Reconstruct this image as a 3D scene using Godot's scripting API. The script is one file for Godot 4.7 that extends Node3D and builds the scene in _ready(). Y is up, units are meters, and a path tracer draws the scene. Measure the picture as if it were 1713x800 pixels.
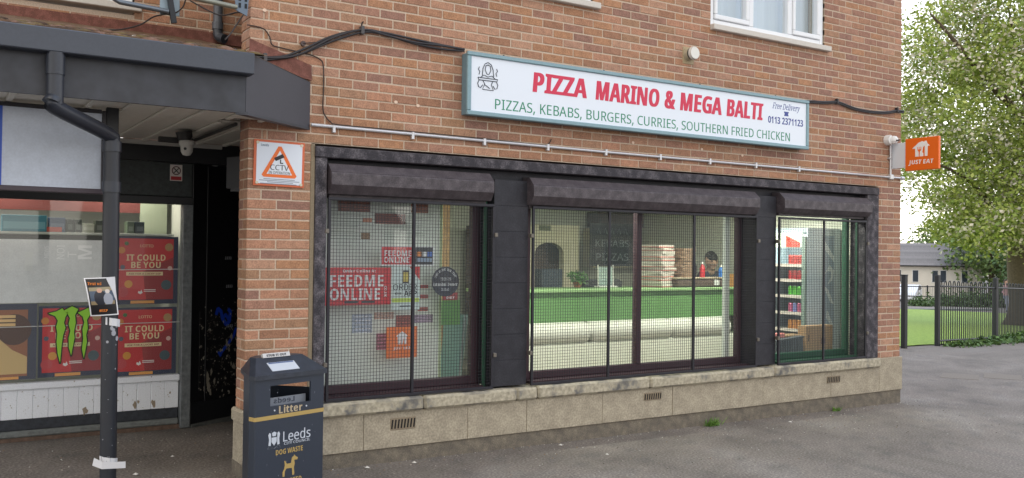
extends Node3D

# ---------------------------------------------------------------- geometry collector
class Geo:
	var v := PackedVector3Array()
	var n := PackedVector3Array()
	var c := PackedColorArray()
	var col := Color(1, 1, 1)
	func tri(a: Vector3, b: Vector3, d: Vector3) -> void: # counter-clockwise from outside
		var nn := (b - a).cross(d - a).normalized()
		for q in [a, d, b]:
			v.append(q); n.append(nn); c.append(col)
	func quad(a: Vector3, b: Vector3, d: Vector3, e: Vector3) -> void:
		var nn := (d - a).cross(e - b).normalized()
		for q in [a, d, b, a, e, d]:
			v.append(q); n.append(nn); c.append(col)
	func squad(p: Array, q: Array) -> void: # smooth quad, ccw
		for i in [0, 2, 1, 0, 3, 2]:
			v.append(p[i]); n.append(q[i]); c.append(col)
	func box(lo: Vector3, hi: Vector3) -> void:
		boxt(hi - lo, Transform3D(Basis(), (lo + hi) * 0.5))
	func boxt(s: Vector3, t: Transform3D) -> void:
		var h := s * 0.5
		var k := []
		for i in 8:
			k.append(t * Vector3(h.x if i & 1 else -h.x, h.y if i & 2 else -h.y, h.z if i & 4 else -h.z))
		quad(k[4], k[5], k[7], k[6]); quad(k[1], k[0], k[2], k[3])
		quad(k[5], k[1], k[3], k[7]); quad(k[0], k[4], k[6], k[2])
		quad(k[6], k[7], k[3], k[2]); quad(k[0], k[1], k[5], k[4])
	func cham(s: Vector3, b: float, t := Transform3D()) -> void: # chamfered box
		var h := s * 0.5
		b = min(b, min(h.x, min(h.y, h.z)) * 0.9)
		var P := func(sx, sy, sz, ax): # corner, inset on all but axis ax
			return t * Vector3(sx * (h.x - (0.0 if ax == 0 else b)), sy * (h.y - (0.0 if ax == 1 else b)), sz * (h.z - (0.0 if ax == 2 else b)))
		for sg in [-1, 1]:
			var f := [P.call(-1, -1, sg, 2), P.call(1, -1, sg, 2), P.call(1, 1, sg, 2), P.call(-1, 1, sg, 2)]
			var g := [P.call(-1, sg, 1, 1), P.call(1, sg, 1, 1), P.call(1, sg, -1, 1), P.call(-1, sg, -1, 1)]
			var e := [P.call(sg, -1, 1, 0), P.call(sg, -1, -1, 0), P.call(sg, 1, -1, 0), P.call(sg, 1, 1, 0)]
			for w in [f, g, e]:
				if sg > 0: quad(w[0], w[1], w[2], w[3])
				else: quad(w[3], w[2], w[1], w[0])
		for a in [-1, 1]:
			for d in [-1, 1]:
				_o(P.call(a, d, -1, 0), P.call(a, d, -1, 1), P.call(a, d, 1, 1), P.call(a, d, 1, 0), t.basis * Vector3(a, d, 0))
				_o(P.call(a, -1, d, 0), P.call(a, -1, d, 2), P.call(a, 1, d, 2), P.call(a, 1, d, 0), t.basis * Vector3(a, 0, d))
				_o(P.call(-1, a, d, 1), P.call(-1, a, d, 2), P.call(1, a, d, 2), P.call(1, a, d, 1), t.basis * Vector3(0, a, d))
				for e in [-1, 1]:
					var x: Vector3 = P.call(a, d, e, 0)
					var y: Vector3 = P.call(a, d, e, 1)
					var z: Vector3 = P.call(a, d, e, 2)
					if (y - x).cross(z - x).dot(t.basis * Vector3(a, d, e)) > 0: tri(x, y, z)
					else: tri(x, z, y)
	func _o(a: Vector3, b: Vector3, d: Vector3, e: Vector3, out: Vector3) -> void:
		if (d - a).cross(e - b).dot(out) > 0: quad(a, b, d, e)
		else: quad(e, d, b, a)
	func tube(p: Array, r, sides := 8, caps := true) -> void:
		var up := Vector3.UP
		var rings := []
		var nrm := []
		for i in p.size():
			var d: Vector3 = (p[min(i + 1, p.size() - 1)] - p[max(i - 1, 0)]).normalized()
			if abs(d.dot(up)) > 0.95: up = Vector3.RIGHT if abs(d.x) < 0.9 else Vector3.BACK
			var x := up.cross(d).normalized()
			var y := d.cross(x)
			up = y
			var rr: float = r[i] if r is Array else r
			var ring := []
			var nn := []
			for k in sides:
				var a := TAU * k / sides
				var o := x * cos(a) + y * sin(a)
				ring.append(p[i] + o * rr); nn.append(o)
			rings.append(ring); nrm.append(nn)
		for i in p.size() - 1:
			for k in sides:
				var m := (k + 1) % sides
				squad([rings[i][k], rings[i][m], rings[i + 1][m], rings[i + 1][k]], [nrm[i][k], nrm[i][m], nrm[i + 1][m], nrm[i + 1][k]])
		if caps:
			var l: int = p.size() - 1
			for k in sides:
				var m := (k + 1) % sides
				tri(p[0], rings[0][m], rings[0][k]); tri(p[l], rings[l][k], rings[l][m])
	func lathe(prof: Array, sides: int, t := Transform3D(), smooth := true) -> void: # prof: Vector2(r, y) from bottom to top
		for i in prof.size() - 1:
			var a: Vector2 = prof[i]
			var b: Vector2 = prof[i + 1]
			var sl := Vector2(b.y - a.y, a.x - b.x).normalized()
			for k in sides:
				var q := []
				var w := []
				for j in [[a, k], [a, k + 1], [b, k + 1], [b, k]]:
					var an: float = TAU * j[1] / sides
					q.append(t * Vector3(j[0].x * sin(an), j[0].y, j[0].x * cos(an)))
					w.append((t.basis * Vector3(sl.x * sin(an), sl.y, sl.x * cos(an))).normalized())
				if smooth: squad(q, w)
				else: quad(q[0], q[1], q[2], q[3])
	func prism(poly: PackedVector2Array, z0: float, z1: float, t := Transform3D()) -> void:
		var p := poly
		if not Geometry2D.is_polygon_clockwise(p) == false: 
			p = poly.duplicate(); p.reverse()
		var ix := Geometry2D.triangulate_polygon(p)
		for i in range(0, ix.size(), 3):
			var a := p[ix[i]]
			var b := p[ix[i + 1]]
			var d := p[ix[i + 2]]
			if (b - a).cross(d - a) < 0:
				var w := b
				b = d; d = w
			tri(t * Vector3(a.x, a.y, z1), t * Vector3(b.x, b.y, z1), t * Vector3(d.x, d.y, z1))
			tri(t * Vector3(a.x, a.y, z0), t * Vector3(d.x, d.y, z0), t * Vector3(b.x, b.y, z0))
		var area := 0.0
		for i in p.size(): area += p[i].cross(p[(i + 1) % p.size()])
		for i in p.size():
			var a := p[i]
			var b := p[(i + 1) % p.size()]
			if area < 0:
				var w := a
				a = b; b = w
			quad(t * Vector3(a.x, a.y, z0), t * Vector3(b.x, b.y, z0), t * Vector3(b.x, b.y, z1), t * Vector3(a.x, a.y, z1))
	func leaf(o: Vector3, s: float, r: RandomNumberGenerator) -> void:
		var d := Vector3(r.randf_range(-1, 1), r.randf_range(-0.8, 0.6), r.randf_range(-1, 1)).normalized()
		var e := d.cross(Vector3(r.randf_range(-1, 1), r.randf_range(-1, 1), r.randf_range(-1, 1))).normalized()
		quad(o, o + d * s * 0.5 + e * s * 0.33, o + d * s, o + d * s * 0.5 - e * s * 0.33)
	func mesh(off: Vector3) -> ArrayMesh:
		var w := v
		if off != Vector3.ZERO:
			w = PackedVector3Array()
			w.resize(v.size())
			for i in v.size(): w[i] = v[i] - off
		var a := []
		a.resize(Mesh.ARRAY_MAX)
		a[Mesh.ARRAY_VERTEX] = w; a[Mesh.ARRAY_NORMAL] = n; a[Mesh.ARRAY_COLOR] = c
		var m := ArrayMesh.new()
		m.add_surface_from_arrays(Mesh.PRIMITIVE_TRIANGLES, a)
		return m

# ---------------------------------------------------------------- helpers
var rng := RandomNumberGenerator.new()
var off := {}
var used := {}
var tex := {}
var mats := {}
var fonts := {}

func V(x, y, z) -> Vector3: return Vector3(x, y, z)
func C8(r, g, b) -> Color: return Color(r / 255.0, g / 255.0, b / 255.0)
func numbered(s: String) -> String:
	used[s] = used.get(s, -1) + 1
	return s if used[s] == 0 else "%s_%03d" % [s, used[s]]
func thing(called: String, label: String, category: String, at := Vector3.ZERO, turn := 0.0, group := "") -> Node3D:
	var o := Node3D.new()
	o.name = numbered(called); add_child(o)
	o.position = at; o.rotation.y = turn
	o.set_meta("label", label); o.set_meta("category", category)
	if group: o.set_meta("group", group)
	off[o] = at if turn == 0.0 else Vector3.ZERO # unrotated things take world coordinates
	return o
func part(parent: Node3D, called: String, g: Geo, m: Material) -> MeshInstance3D:
	var o := MeshInstance3D.new()
	o.name = called
	o.mesh = g.mesh(off.get(parent, Vector3.ZERO)); o.material_override = m
	parent.add_child(o, true)
	off[o] = off.get(parent, Vector3.ZERO)
	return o
func single(called: String, label: String, category: String, g: Geo, m: Material, at := Vector3.ZERO, group := "", turn := 0.0) -> MeshInstance3D:
	var o := MeshInstance3D.new()
	o.name = numbered(called)
	o.mesh = g.mesh(at if turn == 0.0 else Vector3.ZERO); o.material_override = m; o.position = at; o.rotation.y = turn
	off[o] = at if turn == 0.0 else Vector3.ZERO
	o.set_meta("label", label); o.set_meta("category", category)
	if group: o.set_meta("group", group)
	add_child(o, true)
	return o
func structure(called: String, g: Geo, m: Material) -> MeshInstance3D:
	var o := MeshInstance3D.new()
	o.name = numbered(called); o.mesh = g.mesh(Vector3.ZERO); o.material_override = m
	o.set_meta("kind", "structure"); add_child(o)
	return o
func bx(x0, x1, y0, y1, z0, z1) -> Geo:
	var g := Geo.new()
	g.box(V(x0, y0, z0), V(x1, y1, z1)); return g
func cbx(x0, x1, y0, y1, z0, z1, b := 0.006) -> Geo:
	var g := Geo.new()
	g.cham(V(x1 - x0, y1 - y0, z1 - z0), b, Transform3D(Basis(), V((x0 + x1) * 0.5, (y0 + y1) * 0.5, (z0 + z1) * 0.5))); return g
func tb(p: Array, r, s := 8) -> Geo:
	var g := Geo.new()
	g.tube(p, r, s); return g
func smoothpath(p: Array, per := 6) -> Array:
	var cv := Curve3D.new()
	for i in p.size():
		var t: Vector3 = (p[min(i + 1, p.size() - 1)] - p[max(i - 1, 0)]) / 6.0
		cv.add_point(p[i], -t, t)
	var o := []
	for i in p.size() - 1:
		for k in per: o.append(cv.sample(i, float(k) / per))
	o.append(p[-1])
	return o
func quadpart(parent: Node3D, called: String, ctr: Vector3, w: float, h: float, m: Material, b := Basis()) -> MeshInstance3D:
	var o := MeshInstance3D.new()
	var q := QuadMesh.new()
	q.size = Vector2(w, h); o.mesh = q; o.material_override = m; o.name = called
	o.transform = Transform3D(b, ctr - off.get(parent, Vector3.ZERO))
	parent.add_child(o, true)
	return o
func font(kind: String) -> Font:
	if not fonts.has(kind):
		var f := SystemFont.new()
		f.font_names = PackedStringArray(["Droid Serif" if kind.begins_with("serif") else "Droid Sans"])
		f.font_weight = 700 if kind.ends_with("bold") else 400
		fonts[kind] = f
	return fonts[kind]
func text(parent: Node3D, s: String, ctr: Vector3, w: float, h: float, m: Material, kind := "bold", b := Basis(), shear := 0.0, called := "lettering", depth := 0.0015) -> MeshInstance3D:
	var t := TextMesh.new()
	t.text = s; t.font = font(kind); t.font_size = 48; t.pixel_size = 0.01; t.depth = 0.01; t.curve_step = 1.5
	var bb := t.get_aabb()
	var o := MeshInstance3D.new()
	o.name = called; o.mesh = t; o.material_override = m
	var sx: float = w / max(bb.size.x, 0.001)
	var sy: float = h / max(bb.size.y, 0.001)
	var sc := Basis(V(sx, 0, 0), V(shear * sy, sy, 0), V(0, 0, depth / 0.01))
	var mid := sc * (bb.position + bb.size * 0.5)
	o.transform = Transform3D(b * sc, ctr - off.get(parent, Vector3.ZERO) - b * mid)
	parent.add_child(o, true)
	return o
func flat(parent: Node3D, called: String, pts: Array, ctr: Vector3, m: Material, b := Basis(), t := 0.0015) -> MeshInstance3D:
	var g := Geo.new()
	var p := PackedVector2Array()
	for q in pts: p.append(q if q is Vector2 else Vector2(q[0], q[1]))
	g.prism(p, 0.0, t, Transform3D(b, ctr))
	return part(parent, called, g, m)
func disc(r: float, nn := 16, e := 1.0) -> Array:
	var o := []
	for i in nn: o.append(Vector2(cos(TAU * i / nn) * r, sin(TAU * i / nn) * r * e))
	return o
func rect(w, h) -> Array: return [Vector2(-w / 2.0, -h / 2.0), Vector2(w / 2.0, -h / 2.0), Vector2(w / 2.0, h / 2.0), Vector2(-w / 2.0, h / 2.0)]

# ---------------------------------------------------------------- textures and materials
func noise_img(sd: int, fr: float, size := 512, oct := 4, kind := FastNoiseLite.TYPE_SIMPLEX_SMOOTH) -> Image:
	var f := FastNoiseLite.new()
	f.seed = sd; f.frequency = fr; f.noise_type = kind; f.fractal_octaves = oct
	return f.get_seamless_image(size, size)
func mix_tex(called: String, a: Image, b: Image, wa: float, wb: float, base: float) -> void:
	# grey map round 'base', for multiplying a colour and for relief
	var da := a.get_data()
	var db := b.get_data()
	var o := PackedByteArray()
	o.resize(da.size())
	for i in da.size():
		o[i] = int(255.0 * pow(clamp(base + (da[i] / 255.0 - 0.5) * wa + (db[i] / 255.0 - 0.5) * wb, 0.0, 1.0), 1.0 / 2.2))
	tex[called] = ImageTexture.create_from_image(Image.create_from_data(a.get_width(), a.get_height(), false, Image.FORMAT_L8, o))
func patch_tex(called: String, base: Color, patch: Color, a: Image, grain: Image, at: float, soft: float, gw := 0.25) -> void:
	# paint worn through to what lies under it: two colours with an outline from noise
	var da := a.get_data()
	var db := grain.get_data()
	var o := PackedByteArray()
	o.resize(da.size() * 3)
	for i in da.size():
		var k: float = clamp((da[i] / 255.0 + (db[i] / 255.0 - 0.5) * 0.35 - at) / soft + 0.5, 0, 1)
		var cc := base.lerp(patch, k) * (1.0 + (db[i] / 255.0 - 0.5) * gw)
		o[i * 3] = int(clamp(cc.r * 255, 0, 255)); o[i * 3 + 1] = int(clamp(cc.g * 255, 0, 255)); o[i * 3 + 2] = int(clamp(cc.b * 255, 0, 255))
	tex[called] = ImageTexture.create_from_image(Image.create_from_data(a.get_width(), a.get_height(), false, Image.FORMAT_RGB8, o))
func M(c: Color, rough := 0.8, metal := 0.0, t := "", scale := 1.0, bump := 0.0, vcol := false) -> StandardMaterial3D:
	var key := [c, rough, metal, t, scale, bump, vcol]
	if mats.has(key): return mats[key]
	var m := StandardMaterial3D.new()
	m.albedo_color = c; m.roughness = rough; m.metallic = metal
	m.vertex_color_use_as_albedo = vcol
	if t:
		m.albedo_texture = tex[t]
		m.uv1_triplanar = true; m.uv1_world_triplanar = true; m.uv1_scale = Vector3.ONE * scale
		if bump != 0.0:
			m.heightmap_enabled = true; m.heightmap_texture = tex[t]; m.heightmap_scale = bump
	mats[key] = m
	return m
func glass(al := 0.06, c := Color(0.8, 0.9, 0.88)) -> StandardMaterial3D:
	var m := StandardMaterial3D.new()
	m.albedo_color = Color(c.r, c.g, c.b, al); m.transparency = BaseMaterial3D.TRANSPARENCY_ALPHA
	m.roughness = 0.02; m.metallic_specular = 0.5
	return m
func glow(c: Color, e: float) -> StandardMaterial3D:
	var m := StandardMaterial3D.new()
	m.albedo_color = c; m.emission_enabled = true; m.emission = c; m.emission_energy_multiplier = e
	return m
func img_mat(im: Image, rough := 0.6) -> StandardMaterial3D:
	var m := StandardMaterial3D.new()
	m.albedo_texture = ImageTexture.create_from_image(im); m.roughness = rough
	return m

var brick_meshes := []
var brick_cols := []
var M_brick: StandardMaterial3D
var M_mortar: StandardMaterial3D

func _ready() -> void:
	rng.seed = 20240517
	# ------------------------------------------------ camera
	var cam := Camera3D.new()
	cam.name = "camera"
	cam.transform = Transform3D(Basis(V(0.84312558, 0.01217817, 0.53757879), V(-0.01738726, 0.99983816, 0.00461969), V(-0.53743552, -0.013242, 0.84320087)), V(-2.593778, 1.734873, 6.795422))
	cam.fov = 29.2; cam.near = 0.05; cam.far = 1500.0; cam.current = true
	add_child(cam)
	# ------------------------------------------------ sky and daylight (bright overcast)
	var env := Environment.new()
	var sky := Sky.new()
	var sm := ProceduralSkyMaterial.new()
	sm.sky_top_color = Color(0.70, 0.76, 0.86); sm.sky_horizon_color = Color(1.0, 0.975, 0.925); sm.sky_curve = 0.25
	sm.ground_bottom_color = Color(0.35, 0.34, 0.32); sm.ground_horizon_color = Color(0.8, 0.78, 0.74)
	sm.sun_angle_max = 1.0
	sm.energy_multiplier = 1.85
	sky.sky_material = sm
	env.background_mode = Environment.BG_SKY; env.sky = sky
	env.tonemap_mode = Environment.TONE_MAPPER_LINEAR; env.tonemap_exposure = 1.6
	env.sdfgi_enabled = true; env.ssao_enabled = true; env.ssil_enabled = true
	var we := WorldEnvironment.new()
	we.name = "world_environment"; we.environment = env; add_child(we)
	var sun := DirectionalLight3D.new()
	sun.name = "sun"; sun.light_energy = 0.2; sun.light_angular_distance = 40.0; sun.light_color = Color(1.0, 0.97, 0.92); sun.shadow_enabled = true
	add_child(sun)
	sun.look_at_from_position(V(-5, 14, 10), V(1, 0, 0))

	make_textures()
	ground()
	shop_building()
	neighbour()
	interior()
	wall_fittings()
	shutters_grilles()
	window_posters()
	litter_bin()
	left_shop()
	outdoors()
	small_litter()

func make_textures() -> void:
	var fine := noise_img(1, 0.09, 512, 3)
	var mid := noise_img(2, 0.02, 512, 4)
	var big := noise_img(3, 0.008, 512, 4)
	var rough := noise_img(11, 0.012, 512, 6)
	var streak := noise_img(14, 0.014, 512, 3)
	streak.resize(512, 96); streak.resize(512, 512, Image.INTERPOLATE_CUBIC)
	var cell := noise_img(4, 0.12, 512, 2, FastNoiseLite.TYPE_CELLULAR)
	mix_tex("grain", fine, mid, 0.5, 0.3, 0.82)
	mix_tex("blotch", mid, big, 0.35, 0.5, 0.78)
	mix_tex("asphalt", cell, fine, 0.6, 0.5, 0.7)
	mix_tex("soft", mid, fine, 0.1, 0.12, 0.92)
	patch_tex("black_worn", C8(46, 43, 50), C8(110, 105, 110), rough, fine, 0.64, 0.7, 0.5)
	patch_tex("black_paint", C8(30, 30, 38), C8(46, 45, 53), rough, fine, 0.7, 0.9, 0.35)
	patch_tex("hood", C8(60, 53, 58), C8(92, 85, 89), streak, fine, 0.6, 0.9, 0.25)
	patch_tex("sill_stone", C8(170, 162, 143), C8(92, 91, 90), rough, fine, 0.64, 0.25, 0.4)
	patch_tex("render", C8(172, 162, 143), C8(146, 137, 121), rough, fine, 0.58, 1.0, 0.35)
	patch_tex("plinth_low", C8(128, 119, 105), C8(96, 90, 82), rough, fine, 0.5, 0.9, 0.4)
	patch_tex("peel", C8(20, 20, 23), C8(168, 160, 146), mid, fine, 0.77, 0.03)
	patch_tex("white_paint", C8(230, 233, 239), C8(150, 140, 126), mid, fine, 0.86, 0.04, 0.08)
	patch_tex("moss", C8(96, 68, 54), C8(112, 88, 56), mid, fine, 0.5, 0.3, 0.8)
	patch_tex("grass", C8(112, 140, 44), C8(142, 164, 72), mid, fine, 0.5, 0.5, 0.7)
	patch_tex("rust_red", C8(104, 64, 54), C8(126, 80, 70), rough, fine, 0.5, 0.4)

# ---------------------------------------------------------------- ground
func gy(x: float, z: float) -> float:
	var y: float = 0.02 - 0.0058 * clamp(x, -2.0, 8.0)
	y += 0.07 * smoothstep(-0.3, -1.9, z) * smoothstep(0.6, -0.4, x)
	var run: float = (x - 14.0) * 0.834 - (z + 4.0) * 0.552
	if x > 9.0: y -= 0.033 * clamp(run, 0.0, 85.0)
	return y
func ground() -> void:
	var g := Geo.new()
	var n1 := FastNoiseLite.new()
	n1.seed = 5; n1.frequency = 0.9; n1.fractal_octaves = 4
	var n2 := FastNoiseLite.new()
	n2.seed = 6; n2.frequency = 4.0; n2.fractal_octaves = 3
	var xs := []
	var zs := []
	var x := -12.0
	while x < 220.0:
		xs.append(x); x += 0.12 if x > -4.0 and x < 13.0 else (1.0 if x < 40 else 10.0)
	var z := 60.0
	while z > -200.0:
		zs.append(z); z -= 0.12 if z < 4.0 and z > -4.5 else (2.0 if z < 20.0 and z > -70.0 else 10.0)
	var cc := func(px: float, pz: float) -> Color:
		var b := n1.get_noise_2d(px, pz)
		var s := n2.get_noise_2d(px, pz)
		var k := 1.0 + b * 0.35 + s * 0.22
		var base := Color(0.265, 0.23, 0.2)
		# spills, gum and pale worn patches
		if s > 0.42: base = base.lerp(Color(0.11, 0.105, 0.1), 0.5)
		elif b > 0.36: base = base.lerp(Color(0.27, 0.25, 0.23), 0.4)
		return Color(base.r * k, base.g * k, base.b * k)
	var grid := []
	for zi in zs.size():
		var row := []
		for xi in xs.size():
			var p := V(xs[xi], gy(xs[xi], zs[zi]), zs[zi])
			row.append([p, cc.call(p.x, p.z)])
		grid.append(row)
	for zi in zs.size() - 1:
		for xi in xs.size() - 1:
			var a = grid[zi][xi]
			var b = grid[zi][xi + 1]
			var d = grid[zi + 1][xi + 1]
			var e = grid[zi + 1][xi]
			var nn: Vector3 = (d[0] - a[0]).cross(e[0] - b[0]).normalized()
			for q in [a, d, b, a, e, d]:
				g.v.append(q[0]); g.n.append(nn); g.c.append(q[1])
	structure("ground", g, M(Color(1, 1, 1), 0.92, 0.0, "asphalt", 0.8, 0.5, true))
	# lawn beyond the railings, following the fall of the land
	var l := Geo.new()
	var lx := [12.6, 14.0, 16.0, 18.0, 20.0, 22.0, 24.0, 27.0, 30.0, 34.0, 38.0, 43.0]
	for i in lx.size() - 1:
		var z0a: float = -4.12 - max(0.0, lx[i] - 17.0) * 0.22
		var z0b: float = -4.12 - max(0.0, lx[i + 1] - 17.0) * 0.22
		for k in 14:
			var q := []
			for w in [[lx[i], z0a, k], [lx[i + 1], z0b, k], [lx[i + 1], z0b, k + 1], [lx[i], z0a, k + 1]]:
				var pz: float = lerp(w[1], -26.0, w[2] / 14.0)
				q.append(V(w[0], gy(w[0], pz) + 0.02, pz))
			l.quad(q[0], q[1], q[2], q[3])
	structure("lawn", l, M(Color(1, 1, 1), 0.95, 0.0, "grass", 0.7, 1.0))
	var cover := thing("inspection_cover", "pale rectangular concrete cover strip set flush in the tarmac by the railings", "cover", V(10.8, -0.04, -0.6))
	var cm := M(C8(130, 121, 111), 0.9, 0, "grain", 3.0, 0.1)
	for i in 3:
		var t := Geo.new()
		t.cham(V(0.62, 0.02, 0.5), 0.004, Transform3D(Basis(Vector3.UP, 0.52), V(10.25 + i * 0.56, gy(10.5, 0) - 0.006, -1.05 + i * 0.32)))
		part(cover, "slab", t, cm)

# ---------------------------------------------------------------- bricks
func make_bricks() -> void:
	# sRGB tones read from the wall: orange-brown, pink-brown, buff, a few purple-brown
	var tones := [C8(174, 129, 100), C8(166, 123, 98), C8(182, 139, 112), C8(158, 117, 94), C8(186, 145, 120), C8(156, 117, 94), C8(170, 125, 92), C8(178, 131, 96), C8(162, 121, 102), C8(152, 113, 96), C8(144, 109, 96), C8(176, 137, 116), C8(168, 131, 104), C8(154, 113, 86), C8(184, 135, 108), C8(160, 125, 96)]
	for t in tones:
		var l: Color = t.lerp(C8(180, 137, 116), 0.25).srgb_to_linear()
		brick_cols.append(l * 1.1)
		var g := Geo.new()
		g.col = l * 1.1
		g.cham(V(0.215, 0.065, 0.09), 0.0035)
		brick_meshes.append(g.mesh(Vector3.ZERO))
	M_brick = M(Color(1, 1, 1), 0.9, 0.0, "grain", 1.3, 0.25, true)
	M_mortar = M(C8(212, 191, 170), 0.95, 0.0, "grain", 6.0, 0.2)
func pick(x: float, y: float) -> int:
	var i := rng.randi() % 16
	if x > 4.2 and rng.randf() < 0.4: i = [9, 10, 3, 5, 8][rng.randi() % 5]
	if y < 2.0 and x < 0.0 and rng.randf() < 0.5: i = [6, 7, 13, 0, 14][rng.randi() % 5]
	return i

# bricks: list of [centre, size, tone]; the largest in view become objects, the rest one mass
func lay(wall: Node3D, list: Array, most: int) -> void:
	var eye := V(-2.594, 1.735, 6.795)
	for b in list:
		var d: Vector3 = b[0] - eye
		var dep := d.dot(V(0.537436, 0.013242, -0.843201))
		var px := 0.5 + d.dot(V(0.84312558, 0.01217817, 0.53757879)) / dep * 1535.0 / 1713.0
		var py := 0.5 - d.dot(V(-0.01738726, 0.99983816, 0.00461969)) / dep * 1535.0 / 800.0
		var inside: bool = px > 0 and px < 1 and py > 0.005 and py < 1
		b.append((b[1].x * b[1].y / dep / dep) * (1.0 if inside else 0.001))
	list.sort_custom(func(p, q): return p[3] > q[3])
	var g := Geo.new()
	for i in list.size():
		var b: Array = list[i]
		var jit: Vector3 = V(0, rng.randf_range(-0.001, 0.001), rng.randf_range(-0.002, 0.0015))
		if i < most:
			var o := MeshInstance3D.new()
			o.name = "brick"
			o.mesh = brick_meshes[b[2]]; o.material_override = M_brick
			o.transform = Transform3D(Basis().rotated(Vector3.BACK, rng.randf_range(-0.004, 0.004)) * Basis.from_scale(V(b[1].x / 0.215, b[1].y / 0.065, b[1].z / 0.09)), b[0] + jit - off[wall])
			wall.add_child(o, true)
		else:
			g.col = brick_cols[b[2]]
			g.cham(b[1], 0.0035, Transform3D(Basis(), b[0] + jit))
	if g.v.size():
		var r := part(wall, "brickwork", g, M_brick)
		r.set_meta("kind", "stuff")

func course(list: Array, x0: float, x1: float, y: float, z: float, odd: bool, pitch := 0.2268, origin := 0.0) -> void:
	var ph := origin + (pitch * 0.5 if odd else 0.0)
	var k := int(floor((x0 - ph) / pitch))
	var a := x0
	while a < x1 - 0.02:
		var b: float = min(ph + (k + 1) * pitch, x1)
		if x1 - b < 0.04: b = x1
		if b - a > 0.03:
			var l := a + (0.005 if a > x0 else 0.0)
			var r := b - (0.005 if b < x1 else 0.0)
			list.append([V((l + r) * 0.5, y + 0.0375, z - 0.045), V(r - l, 0.0635, 0.09), pick(a, y)])
			a = b
		k += 1

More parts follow.
